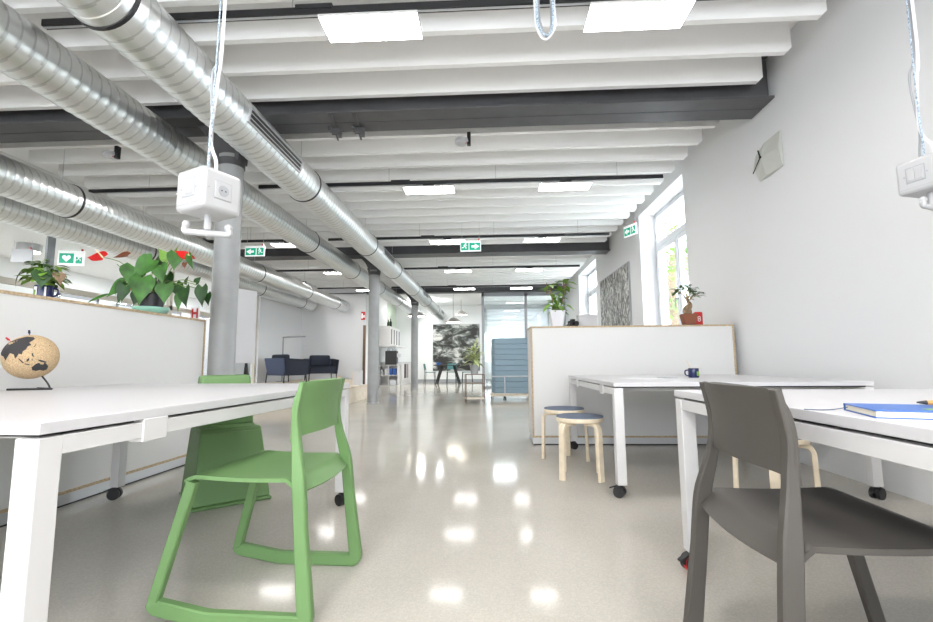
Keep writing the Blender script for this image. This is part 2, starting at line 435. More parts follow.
# ------------------------------------------------------------------ ducts
def duct(x, z, R, y0, y1, label, rings, slots, pitch=.085):
    t = thing('ventilation_duct', label, 'duct', (x, y0, z), 0, 'spiral ducts along the ceiling')
    seg = 40; step = pitch/7; n = int((y1-y0)/step); vs = []; fs = []
    for i in range(n+1):
        yy = min(i*step, y1-y0)
        for k in range(seg):
            a = 2*PI*k/seg; ph = ((yy/pitch + k/seg) % 1.0)
            rr = R+.0032*math.exp(-((ph-.5)/.15)**2)
            vs.append((rr*math.cos(a), yy, rr*math.sin(a)))
    fs = [(i*seg+k, i*seg+(k+1) % seg, (i+1)*seg+(k+1) % seg, (i+1)*seg+k) for i in range(n) for k in range(seg)]
    fs += [tuple(range(seg-1, -1, -1)), tuple(range(n*seg, (n+1)*seg))]
    pm = MB().add(vs, fs)
    for i in range(n):
        for k in range(seg):
            ph = (((i+.5)*step/pitch + (k+.5)/seg) % 1.0)
            if abs(ph-.5) < .10: pm.mi[i*seg+k] = 1
    pm.build('pipe', ['galv', 'seam'], t, ang=60)
    for q in rings:
        o = MB().lathe([(R+.001, -.075), (R+.006, -.07), (R+.006, .07), (R+.001, .075)], (0, q-y0, 0), 40, 'y', caps=False).build('sleeve', 'galv', t)
        MB().lathe([(R+.005, -.014), (R+.012, -.012), (R+.012, .012), (R+.005, .014)], (0, q-y0, 0), 40, 'y', caps=False).build('joint_band', 'black', o)
        MB().box(-.003, .003, q-y0-.1, q-y0-.094, R, ZC-z).build('hanger', 'alu', t)
    for q0, q1, a in slots:
        ca, sa = math.cos(a), math.sin(a); u = V(ca, 0, sa); w = V(-sa, 0, ca)
        def bx(b, s0, s1, ya, yb, h0, h1, m=0):
            lo = [u*h0+w*s0+V(0, ya, 0), u*h0+w*s1+V(0, ya, 0), u*h0+w*s1+V(0, yb, 0), u*h0+w*s0+V(0, yb, 0)]
            hi = [u*h1+w*s0+V(0, ya, 0), u*h1+w*s1+V(0, ya, 0), u*h1+w*s1+V(0, yb, 0), u*h1+w*s0+V(0, yb, 0)]
            b.hexa(lo, hi, m)
        g = MB(); bx(g, -.055, .055, q0-y0, q1-y0, R-.03, R+.004)
        gr = g.build('slot_grille', 'black', t)
        f = MB()
        bx(f, -.062, -.050, q0-y0, q1-y0, R-.03, R+.012); bx(f, .050, .062, q0-y0, q1-y0, R-.03, R+.012)
        for s in (-.022, .018): bx(f, s, s+.006, q0-y0, q1-y0, R-.03, R+.010)
        bx(f, -.062, .062, q0-y0-.015, q0-y0, R-.03, R+.012); bx(f, -.062, .062, q1-y0, q1-y0+.015, R-.03, R+.012)
        f.build('grille_frame', 'alu', gr)
    # rounded end collar
    MB().lathe([(R+.001, -.09), (R+.008, -.085), (R+.008, .0), (R-.02, .01)], (0, y1-y0, 0), 40, 'y', caps=False).build('end_collar', 'galv', t)
duct(-2.09, 2.87, .19, .6, 20.0, 'rightmost silver spiral duct, closest to the middle of the room, with slot grilles',
     [2.25, 5.0, 7.7, 9.9, 12.5, 15.0, 17.6], [(3.45, 4.45, -.16), (8.2, 9.1, .02), (13.2, 14.2, .02), (18.2, 19.2, .02)])
duct(-3.07, 2.92, .19, .8, 20.0, 'silver spiral duct passing left of the columns, second from the right',
     [7.6, 10.1, 12.6, 15.2, 17.8], [])
duct(-4.83, 2.73, .19, 2.6, 15.1, 'third silver spiral duct from the right, above the left white partition',
     [4.95, 9.3, 11.9, 14.2], [])
duct(-5.75, 2.73, .19, 3.6, 14.6, 'lowest leftmost silver spiral duct, beside the left glazing',
     [7.35, 11.2, 13.8], [])

# ------------------------------------------------------------------ light rails and LED panels
ordn = ['nearest', 'second nearest', 'middle', 'fourth', 'farthest']
railY = [2.72, 5.62, 8.2, 10.95, 13.7]
proto = None
where = {-3.68: 'left of the ducts', -.745: 'near mid ceiling', .965: 'right of the middle'}
for i, ry in enumerate(railY):
    xa = 2.15 if i else 2.3
    tr = thing('light_rail', f'black track rail with hanging lights, {ordn[i]} of the five rails', 'light rail', (0, ry, 3.08), 0, 'black light rails')
    for qa, qb in ((-5.2, -3.24), (-2.93, xa)):
        tk = MB().box(qa, qb, -.022, .022, .0, .045).build('track', 'blacktrack', tr)
        MB().box(qa, qb, -.008, .008, -.004, .0).build('groove', 'alu', tk)
    for q in (-4.4, -2.6, -1.25, .1, 1.6): MB().box(q-.003, q+.003, -.003, .003, .045, ZC-3.08).build('suspension_wire', 'alu', tr)
    MB().box(-1.22, -.98, -.03, .03, .03, .06).build('feed_box', 'black', tr)
    for x in (-3.68, -.745, .965):
        if i == 0 and x < -3: continue
        lab = f'glowing white ceiling panel on the {ordn[i]} black rail, {where[x]}'
        if proto is None:
            proto = thing('ceiling_light', lab, 'ceiling light', (x, ry+.075, 3.03), 0, 'flat light panels on black rails')
            MB().box(-.318, .318, -.122, .122, .004, .022).build('housing', 'white', proto, bevel=.002)
            MB().box(-.312, .312, -.116, .116, 0, .0045).build('diffuser', 'led', proto)
            MB().box(-.07, .07, -.10, -.05, .022, .052).box(-.16, .16, -.085, -.065, .022, .03).build('hanger', 'black', proto)
        else:
            dup(proto, lab, (x, ry+.075, 3.03))

# ------------------------------------------------------------------ furniture: tables
def caster(parent, x, y, z0, rz=0, red=False):
    r = .034
    c, s = math.cos(rz), math.sin(rz)
    R_ = lambda px, py, pz: (x+px*c-py*s, y+px*s+py*c, pz)
    b = MB()
    for o in (-.019, .019):
        p0 = R_(.012, o-.010, r); p1 = R_(.012, o+.010, r); b.tube([p0, p1], r, 20)
    pts = [V(*R_(.012+(r+.006)*math.cos(a), -.007, r+(r+.006)*math.sin(a))) for a in [PI*k/8-.1 for k in range(9)]]
    d = V(*R_(0, .014, 0))-V(*R_(0, 0, 0))
    b.prism(pts+[V(*R_(.012, -.007, r))], d)
    b.tube([(x, y, r+.02), (x, y, z0)], .011, 10)
    w = b.build('caster', 'black', parent)
    lv = MB(); q = [V(*R_(.03, -.014, r+.03)), V(*R_(.075, -.010, r+.012)), V(*R_(.075, .010, r+.012)), V(*R_(.03, .014, r+.03))]
    lv.prism(q, (0, 0, .008)); lv.build('brake_pedal', 'black', w, bevel=.002)
    if red:
        for sg in (-1, 1):
            MB().tube([R_(.012, sg*.0295, r), R_(.012, sg*.0315, r)], .022, 14).build('hub_cap', 'redsign', w)
        MB().tube([R_(.012, -.008, r), R_(.012, .008, r)], r+.002, 16).build('hub_ring', 'redsign', w)
def table(x0, x1, y0, y1, H, label, legs, apr=('left', 'right'), red=None, rz=0.):
    cx, cy = (x0+x1)/2, (y0+y1)/2
    t = thing('work_table', label, 'table', (cx, cy, 0), rz, 'white work tables on casters')
    ax0, ax1, ay0, ay1 = x0-cx, x1-cx, y0-cy, y1-cy
    MB().box(ax0, ax1, ay0, ay1, H-.027, H).build('tabletop', 'whitetop', t, bevel=.002)
    g = .008; az1 = H-.027-g; az0 = az1-.043; w = .058
    MB().box(ax0+.03, ax1-.03, ay0+.03, ay1-.03, az1, H-.027).build('gap_shade', 'black', t)  # black slab standing in for the shadow in the gap under the top
    fr = MB()
    if 'left' in apr: fr.box(ax0+.003, ax0+.003+.03, ay0+.06, ay1-.06, az0, az1)
    if 'right' in apr: fr.box(ax1-.033, ax1-.003, ay0+.06, ay1-.06, az0, az1)
    fr.box(ax0+.06, ax1-.06, ay0+.20, ay0+.23, az0+.01, az1).box(ax0+.06, ax1-.06, ay1-.23, ay1-.20, az0+.01, az1)
    fr.build('apron', 'white', t, bevel=.002)
    for yy in (ay0+.29, ay1-.5):
        for xa, xb in ((ax0-.002, ax0+.04), (ax1-.04, ax1+.002)):
            MB().box(xa, xb, yy, yy+.09, az0-.012, az1+.0085).build('bracket', 'white', t, bevel=.002)
    for k, (lx, ly) in enumerate(((ax0+.002, ay0+.002), (ax1-.002-w, ay0+.002), (ax1-.002-w, ay1-.002-w), (ax0+.002, ay1-.002-w))):
        if k not in legs: continue
        leg = MB().box(lx, lx+w, ly, ly+w+.012*(1 if k < 2 else -1)*0, .078, az1).build('leg', 'white', t, bevel=.003)
        caster(leg, lx+w/2, ly+w/2, .085, {0: 2.6, 1: .4, 2: -.5, 3: 3.5}[k], red == k)
    return t
table(-2.47, -.931, 1.03, 2.95, .725, 'large white work table on the left, with the cork globe and a green chair', (0, 1, 2, 3), rz=-.055)
table(.79, 2.50, .25, 2.07, .725, 'white work table at the right edge, with blue book and grey chair', (0, 1, 2, 3), red=3)
table(.785, 2.38, 3.04, 4.74, .714, 'white work table against the right partition, with the navy mug on it', (0, 1, 2, 3))

# ------------------------------------------------------------------ chairs
def make_chair(name, label, material, loc, rz):
    t = thing(name, label, 'chair', loc, rz)
    def half(z):
        if z < .40: return .245-.018*z/.40
        u = min(1, (z-.40)/.24); return .227-.036*u*u*(3-2*u)
    def side(sg):
        ysp = lambda z: sg*half(z)
        base = [V(.150, 0, .452), V(.254, 0, .056), V(.06, 0, .024), V(-.02, 0, .024), V(-.275, 0, .024), V(-.243, 0, .30)]
        path = fillet(base, .024, 5)[:-1]
        path += catmull([V(-.243, 0, .30), V(-.228, 0, .45), V(-.203, 0, .58), V(-.198, 0, .68), V(-.217, 0, .785)], 6)
        th = []; wd = []
        for p in path:
            p.y = ysp(p.z)
            if p.z < .07: a = .050
            elif p.x > 0: a = .036
            else:
                a = .043 if p.z < .47 else max(.016, .043-.029*((p.z-.47)/.22))
            th.append(a); wd.append(.034 if p.z < .07 else .030)
        return MB().sweep(path, th, wd)
    for sg in (-1, 1): side(sg).build('side_frame', material, t, ang=30)
    hw = .218
    def seat(u, v):      # u: front->rear, v: across
        y = (v*2-1)*(hw+.012); c = 1-(v*2-1)**2
        x = .172-.395*u-(.032*c*u*u)
        z = .464-.016*math.sin(PI*min(1, u*1.05))*(.4+.6*c)-.010*u
        if u < .12: z -= .02*((.12-u)/.12)**2
        if u > .90: z -= .040*((u-.90)/.10)**1.2
        return V(x, y, z)
    MB().grid(seat, 30, 18, .013).build('seat', material, t, ang=60)
    def back(u, v):      # u bottom->top, v across
        e = v*2-1; c = 1-e*e
        z = .60+.187*u
        w_ = half(z)+.0155
        if u > .5: w_ -= .040*((u-.5)/.5)**4
        if u < .12: z += .018*abs(e)**8*(-1)*(1-u/.12)
        x = -.200-.026*max(0, (z-.68)/.105)**1.6-.030*c+.004
        return V(x, e*w_, z)
    MB().grid(back, 18, 24, .013).build('backrest', material, t, ang=60)
    return t
make_chair('green_chair', 'green plastic chair on sled feet, pulled up to the left table', 'green', (-.862, 1.815, 0), PI-.045)
make_chair('grey_chair', 'dark warm grey plastic chair on sled feet at the right table', 'gray', (.856, 1.262, 0), -.04)

# stool tool shaped seat
def block_seat():
    A = V(-1.722, 2.69, 0); B = V(-1.387, 2.985, 0)
    u = (B-A).normalized(); n = V(-u.y, u.x, 0)
    t = thing('block_stool', 'green solid moulded block seat with tall back, behind the left table', 'stool', ((A+B)/2+n*.25), math.atan2(u.y, u.x))
    w = (B-A).length/2; d = .25
    def ring(z, sx, y0, y1): return [V(-w*sx, y0, z), V(w*sx, y0, z), V(w*sx, y1, z), V(-w*sx, y1, z)]
    b = MB().hexa(ring(.0, 1.0, -d, d), ring(.02, 1.0, -d, d)).hexa(ring(.02, .965, -d+.016, d-.012), ring(.43, .80, -d+.12, d-.02))
    b.build('base', 'green', t, bevel=.012, seg=3)
    MB().hexa(ring(.42, .80, -d+.12, d-.02), ring(.45, .78, -d+.125, d-.02)).build('seat', 'green', t, bevel=.012, seg=3)
    MB().hexa(ring(.44, .80, .06, d-.02), ring(.775, .68, .09, d-.03)).build('backrest', 'green', t, bevel=.02, seg=3)
block_seat()

# stools
def make_stool(label, loc, rz, group):
    t = thing('round_stool', label, 'stool', loc, rz, group)
    MB().lathe([(.150, .405), (.172, .407), (.175, .412), (.175, .432), (.172, .437)], seg=40).build('seat', 'birch', t)
    MB().lathe([(.172, .436), (.172, .444), (.168, .447)], seg=40).build('cushion', 'felt', t)
    for k in range(4):
        a = PI/4+k*PI/2; ca, sa = math.cos(a), math.sin(a)
        pts = fillet([V(.07*ca, .07*sa, .393), V(.182*ca, .182*sa, .393), V(.192*ca, .192*sa, 0)], .06, 8)
        MB().sweep(pts, .026, .048, (-sa, ca, 0)).build('leg', 'birch', t)
    return t
st = make_stool('pale birch stool with grey felt seat, nearer of the two stools beside the middle table', (.668, 3.60, 0), -.18, 'round birch stools')
dup(st, 'pale birch stool with grey felt seat, farther of the two, close to the right partition', (.645, 4.20, 0), .50)
dup(st, 'pale birch stool half hidden behind the grey chair, under the right table', (1.555, 2.72, 0), PI/4-.52)

# ------------------------------------------------------------------ partitions
def partition(name_label, x0, x1, y0, y1, H, facing):
    t = thing('partition_cabinet', name_label, 'partition', ((x0+x1)/2, (y0+y1)/2, 0), 0)
    cx, cy = (x0+x1)/2, (y0+y1)/2; a0, a1, b0, b1 = x0-cx, x1-cx, y0-cy, y1-cy; e = .018
    MB().box(a0+(.002 if facing == 'y' else .006), a1-(.002 if facing == 'y' else .006), b0+(.006 if facing == 'y' else .002), b1-(.006 if facing == 'y' else .002), .09, H-e).build('panel', 'panel', t)
    f = MB()
    f.box(a0, a1, b0, b1, H-e, H)
    if facing == 'y':
        for xa in (a0, a1-e): f.box(xa, xa+e, b0, b0+.012, .075, H-e).box(xa, xa+e, b1-.012, b1, .075, H-e)
        f.box(a0+e, a1-e, b0, b1, .075, .093)
    else:
        for ya in (b0, b1-e): f.box(a0, a0+.012, ya, ya+e, .075, H-e).box(a1-.012, a1, ya, ya+e, .075, H-e)
        f.box(a0, a1, b0+e, b1-e, .075, .093)
    f.build('plywood_edge', 'ply', t)
    MB().box(a0+.004, a1-.004, b0+.004, b1-.004, .012, .075).build('plinth', 'alu', t)
    MB().box(a0+.012, a1-.012, b0+.012, b1-.012, .0, .012).build('base', 'black', t)
    return t
partition('long white partition with plywood edges along the left side, plants on top', -2.98, -2.58, -.6, 4.10, 1.25, 'x')
partition('white partition with plywood edges in front of the window wall, plants on top', 0.43, 2.52, 4.92, 5.36, 1.22, 'y')

# ------------------------------------------------------------------ hanging power boxes
def power_box(loc, rz, s, label, cabtop, lean):
    t = thing('hanging_power_box', label, 'power box', loc, rz, 'hanging white power boxes')
    h = s/2
    MB().box(-h, h, -h, h, -h*.98, h*.98).build('body', 'plastic', t, bevel=.018, seg=4)
    for k, (nx, ny) in enumerate(((0, -1), (1, 0), (0, 1), (-1, 0))):
        def bx(u0, u1, z0, z1, d0, d1):
            if nx == 0:
                return (min(u0, u1), max(u0, u1), min(ny*(h+d0), ny*(h+d1)), max(ny*(h+d0), ny*(h+d1)), z0, z1)
            return (min(nx*(h+d0), nx*(h+d1)), max(nx*(h+d0), nx*(h+d1)), min(u0, u1), max(u0, u1), z0, z1)
        if k % 2 == 0:
            MB().box(*bx(-.039, .039, -.035, .041, -.002, .0008)).build('plate_shadow_gap', 'greycable', t)
            p = MB().box(*bx(-.034, .034, -.03, .036, -.002, .003)).build('switch_plate', 'plastic', t, bevel=.002)
            MB().box(*bx(-.028, -.001, -.022, .028, .003, .006)).box(*bx(.001, .028, -.022, .028, .003, .006)).build('rocker', 'plastic', p, bevel=.001)
            sc = MB()
            for q in (-.045, .045): sc.box(*bx(q-.003, q+.003, -.003, .003, -.001, .0015))
            sc.build('screw', 'framegrey', t)
            MB().box(*bx(-h*.8, h*.8, -h*.72, -h*.70, -.001, .001)).build('seam', 'framegrey', t)
        else:
            MB().box(*bx(-.036, .036, -.036, .036, -.002, .0008)).build('plate_shadow_gap', 'greycable', t)
            p = MB().box(*bx(-.034, .034, -.034, .034, -.002, .003)).build('socket_plate', 'plastic', t, bevel=.002)
            so = MB(); c0 = V(nx*(h+.0035), ny*(h+.0035), 0); so.tube([c0, c0+V(nx*.001, ny*.001, 0)], .0215, 24)
            so.build('socket', 'greycable', p)
            so = MB(); c0 = V(nx*(h+.0046), ny*(h+.0046), 0); so.tube([c0+V(0, .008*abs(nx), 0), c0+V(nx*.0006, .008*abs(nx), 0)], .003, 8).tube([c0-V(0, .008*abs(nx), 0), c0-V(-nx*.0006, .008*abs(nx), 0)], .003, 8)
            so.build('socket_hole', 'black', p)
            MB().box(*bx(-.06, -.056, -.002, .002, -.001, .0015)).build('screw', 'framegrey', t)
    hk = MB().tube([(0, 0, -h*.9), (0, 0, -h-.058)], .013, 14)
    hu = V(math.cos(.45-rz), math.sin(.45-rz), 0); dn = lambda q: V(0, 0, -h-q)
    pa = fillet([hu*-.072+dn(.045), hu*-.078+dn(.070), dn(.070), hu*.078+dn(.070), hu*.072+dn(.045)], .02, 6)
    hk.tube(pa, .0125, 12)
    for sx in (-1, 1): hk.sphere(hu*(sx*.072)+dn(.042), .015, 14, 8)
    hk.build('hook', 'plastic', t)
    top = cabtop-loc[2]; lx, ly = lean
    MB().tube(catmull([(0.03, .0, h*.9), (.03, 0, h+.05), (-.012, 0, h+.16), (-.005+lx*.3, .01, h+.40), (.018+lx*.7, 0, h+.62), (lx, ly, top)], 8), .0065, 8).build('power_cable', 'cable', t)
    MB().tube(catmull([(-.03, .01, h*.9), (-.028, .01, h+.05), (-.02, .012, h+.16), (-.028+lx*.3, .0, h+.42), (.0+lx*.7, .01, h+.64), (lx-.02, ly, top)], 8), .005, 8).build('data_cable', 'greycable', t)
    rp = catmull([(0.0, -.01, h*.9), (.0, -.01, h+.12), (-.004+lx*.4, -.005, h+.4), (lx, ly-.01, top)], 10)
    b = MB()
    for i in range(0, len(rp)-1):
        p = rp[i].lerp(rp[i+1], .5); q = (rp[i+1]-rp[i])
        for j in range(2):
            c = rp[i].lerp(rp[i+1], .25+.5*j); b.sphere(c, (.005, .005, .011), 8, 6)
    b.tube(rp, .0028, 6)
    b.build('rope', 'rope', t)
    return t
power_box((-1.085, 1.7, 1.505), -.42, .165, 'white cube power box with hook, hanging on cables above the left table', 3.62, (.02, .02))
power_box((2.06, 2.2, 1.70), .30-PI/2, .165, 'white power box cut by the right picture edge, hanging above the right table', 3.62, (.0, .03))
lp = thing('hanging_cable_loop', 'loop of white cable and blue rope hanging from the ceiling, top centre', 'cable', (.345, 2.5, 2.685), .0)
lp.scale = (1.25, 1, 1)
MB().tube(catmull([(-.055, 0, 1.0), (-.048, 0, .25), (-.042, 0, .09), (-.018, 0, .012), (.012, 0, .012), (.042, 0, .09), (.04, .0, .25), (.04, 0, 1.0)], 8), .006, 8).build('cable', 'cable', lp)
MB().tube(catmull([(-.035, .01, 1.0), (-.03, .01, .25), (-.02, .01, .10), (.0, .01, .03), (.02, .01, .05), (.028, .01, .25), (.026, .01, 1.0)], 8), .005, 8).build('inner_cable', 'greycable', lp)
MB().tube(catmull([(-.045, -.01, 1.0), (-.04, -.01, .2), (-.03, -.01, .07), (.0, -.01, .022), (.03, -.01, .07), (.034, -.01, .25), (.03, -.01, 1.0)], 8), .0065, 8).build('rope', 'rope', lp)

# ------------------------------------------------------------------ plants and small things
def mug(name, label, loc, r, h, hand, parent_extra=None, cat='mug'):
    t = thing(name, label, cat, loc)
    MB().lathe([(r*.93, 0), (r, .004), (r, h-.003), (r*.97, h), (r*.9, h-.003), (r*.88, .008), (.001, .007)], seg=28, caps=False).lathe([(r*.93, 0), (.001, 0)], seg=28, caps=False).build('cup', 'navy', t)
    ca, sa = math.cos(hand), math.sin(hand)
    pa = catmull([V(ca*r*.96, sa*r*.96, h*.8), V(ca*r*1.5, sa*r*1.5, h*.74), V(ca*r*1.6, sa*r*1.6, h*.45), V(ca*r*1.35, sa*r*1.35, h*.25), V(ca*r*.96, sa*r*.96, h*.2)], 5)
    MB().tube(pa, .0055, 8).build('handle', 'navy', t)
    return t
def patch(r, a0, a1, z0, z1, n=6, off=.0006):
    vs = []
    for k in range(n+1):
        a = a0+(a1-a0)*k/n; vs += [((r+off)*math.cos(a), (r+off)*math.sin(a), z0), ((r+off)*math.cos(a), (r+off)*math.sin(a), z1)]
    return MB().add(vs, [(2*k, 2*k+2, 2*k+3, 2*k+1) for k in range(n)])
# small plant in an enamel mug
mp_ = mug('mug_planter', 'small leafy plant in a navy enamel mug on the left partition', (-2.70, 2.66, 1.25), .047, .080, .25, cat='potted plant')
patch(.047, -2.0, -1.5, .01, .07).build('pale_mark', 'paper', mp_)
patch(.047, -2.0+.08, -1.62, .02, .05, off=.0012).build('green_mark', 'leaflight', mp_)
patch(.047, -.75, -.55, .012, .07).build('pale_stripe', 'paper', mp_)
MB().lathe([(.042, .068), (.001, .072)], seg=20, caps=False).build('soil', 'soil', mp_)
b = MB(); b2 = MB(); rnd = random.Random(3)
for k in range(80):
    a = rnd.uniform(0, 2*PI); el = rnd.uniform(.0, 1.35); rr = .095*math.sqrt(max(.04, 1-(el/1.45)**2))*rnd.uniform(.5, 1)
    p = V(math.cos(a)*rr, math.sin(a)*rr*.8, .10+el*.095)
    tgt = b2 if (k % 4 == 0) else b
    tgt.leaf(p, V(math.cos(a), math.sin(a), rnd.uniform(-.5, .35)), V(0, 0, 1), rnd.uniform(.045, .07), rnd.uniform(.035, .05), 'oval', .2, .35, 5)
    if k % 2 == 0: b.tube([V(0, 0, .08), p*.6+V(0, 0, .04), p], .0016, 5)
b2.leaf(V(.05, -.07, .15), V(.3, -.3, -.9), V(1, -1, 0), .10, .09); b2.leaf(V(-.1, -.05, .16), V(-.5, -.2, -.9), V(-1, -1, .2), .10, .04)
b.build('foliage', 'leaflight', mp_); b2.build('dark_foliage', 'leafdark', mp_)
br = MB().leaf(V(.10, -.02, .15), V(.5, -.2, -.7), V(1, -.6, .3), .08, .06); br.build('withered_leaf', 'bark', mp_)

# flamingo flower plant in a black pot on a mint dish
PX, PY, PZ = -2.70, 3.56, 1.25
an = thing('flamingo_flower_plant', 'large red-flowered plant with heart-shaped leaves in a black pot on the left partition', 'potted plant', (PX, PY, PZ+.001))
MB().lathe([(.075, .012), (.086, .09), (.092, .155), (.088, .158), (.084, .15)], seg=28, caps=False).lathe([(.075, .012), (.001, .012)], seg=28, caps=False).build('pot', 'black', an)
MB().lathe([(.084, .145), (.001, .15)], seg=28, caps=False).build('soil', 'soil', an)
ds = thing('dish', 'mint green shallow dish under the black plant pot', 'dish', (PX, PY, PZ))
MB().lathe([(.09, 0), (.105, .008), (.128, .04), (.130, .05), (.125, .048), (.10, .013), (.001, .0115)], seg=36, caps=False).lathe([(.09, 0), (.001, 0)], seg=36, caps=False).build('bowl', 'mint', ds)
# leaf list: (x offset, height above partition, depth offset, direction(x,z), length, width, tone)
def pt(px, py, dy=0.):    # helper offsets measured along the partition, metres from the pot
    return V((px-147)*.0076, dy, (311-py)*.00775)
leaves = [(118, 278, 0, (-.7, -.55), .21, .15, 0), (128, 262, -.02, (.05, -1), .20, .22, 0), (150, 256, -.05, (-.55, -.62), .24, .20, 0), (114, 278, -.02, (-.35, -1), .13, .10, 1),
          (148, 276, -.12, (.12, -1), .25, .20, 0), (137, 290, -.05, (-.15, -1), .12, .11, 1), (124, 283, -.06, (-.1, -1), .15, .13, 1), (166, 282, -.05, (.1, -1), .18, .16, 0),
          (186, 285, -.03, (.1, -1), .19, .16, 1), (203, 284, -.02, (.1, -1), .19, .13, 1), (172, 280, .0, (.45, -.8), .16, .12, 1), (172, 248, -.02, (.1, -1), .17, .14, 0),
          (160, 254, .02, (-.5, .7), .14, .10, 2), (167, 252, .04, (.1, .7), .12, .10, 2), (186, 250, -.02, (.35, -.75), .17, .07, 0), (194, 279, 0, (.6, .55), .08, .06, 1),
          (160, 270, .02, (.2, -1), .18, .15, 1), (142, 274, .03, (-.2, -1), .18, .15, 1), (155, 284, .0, (-.3, -1), .14, .12, 1), (178, 292, -.02, (.15, -1), .16, .07, 0),
          (115, 288, -.02, (.0, -1), .12, .05, 1), (160, 262, -.06, (.25, -.9), .18, .15, 0), (150, 262, .05, (0, .6), .15, .13, 1), (133, 284, .05, (-.3, -1), .16, .13, 0),
          (181, 280, .03, (.2, .6), .09, .08, 1), (206, 290, .02, (.15, -1), .12, .08, 1), (148, 290, .06, (.1, -1), .15, .12, 1)]
bl = [MB(), MB(), MB()]; bs = MB(); rnd = random.Random(5)
for x, z, dy, d, L, W, tone in leaves:
    p = pt(x, z, dy); d3 = V(d[0], -.25, d[1])
    bl[tone].leaf(p, d3, V(rnd.uniform(-.6, .6)+.2, -1, rnd.uniform(.1, .7)), L*.88, W*.78, 'heart', .22, .18, 9)
    q = V(p.x*.12, p.y*.3, .16)
    bs.tube(catmull([q, q.lerp(p, .55)+V(0, 0, .06), p], 5), .0032, 5)
# thin drooping tip of the leftmost leaf
bl[0].leaf(pt(101, 289), V(-1, -.1, -.3), V(0, -1, .6), .22, .035, 'lance', .1, .15, 9)
flower_at = [(80, 249, (-1, .05)), (185, 250, (.9, -.3))]
for x, z, d in flower_at:
    q = V(pt(x, z).x*.1, 0, .16); p = pt(x+7 if x < 100 else x-9, z+1)
    bs.tube(catmull([q, q.lerp(p, .5)+V(0, 0, .09), p], 6), .003, 5)
q = V(0, 0, .16); bs.tube(catmull([q, pt(128, 276), pt(106, 258)], 6), .003, 5)
bs.build('stems', 'stem', an)
bl[0].build('foliage', 'leaf', an); bl[1].build('dark_foliage', 'leafdark', an); bl[2].build('young_foliage', 'leaflight', an)
def spathe(p, d, L, W, up, spadix_dir):
    f = MB().leaf(p, d, up, L, W, 'heart', .25, .12, 9).build('flower', 'red', an)
    MB().tube([p, p+Vector(spadix_dir)*.5, p+Vector(spadix_dir)], [.006, .006, .003], 8).build('spadix', 'cream', f)
spathe(pt(90, 251), V(-1, -.1, .12), .14, .12, V(0, -.9, .75), V(-.05, -.02, .065))
spathe(pt(183, 252), V(-.8, -.3, .5), .11, .07, V(.3, -1, .6), V(.03, -.03, .02))
spathe(pt(184, 252), V(1, -.2, -.2), .075, .05, V(.3, -.8, .8), V(.03, -.03, .01))
MB().leaf(pt(117, 249), V(-1, -.1, -.05), V(0, -.9, .8), .13, .08, 'heart', .3, .15).build('withered_flower', 'leafbrown', an)
MB().leaf(pt(181, 258), V(.1, -.4, -1), V(0, -1, 0), .05, .04).build('withered_flower', 'leafbrown', an)
MB().sphere(pt(138, 287, -.12), (.014, .014, .022), 10, 8).build('flower_bud', 'red', an)

# cork globe
gl = thing('desk_globe', 'cork globe with dark land shapes on the left table', 'globe', (-2.35, 2.28, .7255))
GR = .112; GC = V(.0, 0, .168)
gs = MB().sphere(GC, GR, 40, 24).build('sphere', 'cork', gl)
MB().tube(catmull([GC+V(.05, .02, -.10), V(.085, .02, .03), V(.098, .02, .006)], 6), .004, 8).build('stand_arm', 'black', gl)
MB().tube([V(.105, .02, .004), V(-.08, -.03, .004)], .006, 8).tube([V(.105, .02, .004), V(-.04, .09, .004)], .006, 8).build('stand', 'black', gl)
# view frame for land patches: f toward the viewer, e right, g up
fdir = (V(0, 0, .85)-(V(-2.35, 2.28, .7255)+GC)).normalized(); e = V(0, 0, 1).cross(fdir)*1; e = fdir.cross(V(0, 0, 1)).normalized()*-1; g = fdir.cross(e).normalized()
if g.z < 0: g = -g
if e.x < 0: e = -e
lands = {
 'asia': [(-1.0, .15), (-.98, .42), (-.8, .62), (-.5, .78), (-.2, .90), (.02, .88), (.08, .80), (-.02, .70), (-.10, .62), (-.02, .52), (-.14, .46), (-.18, .33), (-.28, .24), (-.30, .10), (-.40, .14), (-.44, .02), (-.50, -.08), (-.55, .10), (-.68, .16), (-.74, .0), (-.80, -.16), (-.88, .02), (-.94, .05)],
 'australia': [(.04, -.46), (.08, -.58), (.20, -.62), (.34, -.58), (.44, -.62), (.56, -.56), (.60, -.42), (.52, -.30), (.46, -.24), (.42, -.34), (.34, -.33), (.28, -.26), (.18, -.30), (.10, -.40)],
 'borneo': [(-.14, -.12), (-.06, -.04), (-.04, -.14), (-.12, -.22)], 'sumatra': [(-.42, -.06), (-.36, -.08), (-.20, -.26), (-.26, -.27)],
 'papua': [(.24, -.12), (.36, -.14), (.54, -.22), (.50, -.26), (.34, -.22), (.26, -.18)], 'sulawesi': [(.02, -.12), (.06, -.06), (.05, -.2)], 'philippines': [(.0, .14), (.05, .18), (.09, .0), (.04, .02)],
 'japan': [(.02, .42), (.08, .50), (.14, .62), (.10, .46)], 'java': [(-.18, -.28), (-.02, -.33), (-.03, -.36), (-.19, -.32)], 'hawaii': [(.55, .52), (.60, .54), (.58, .49)]}
lb = MB()
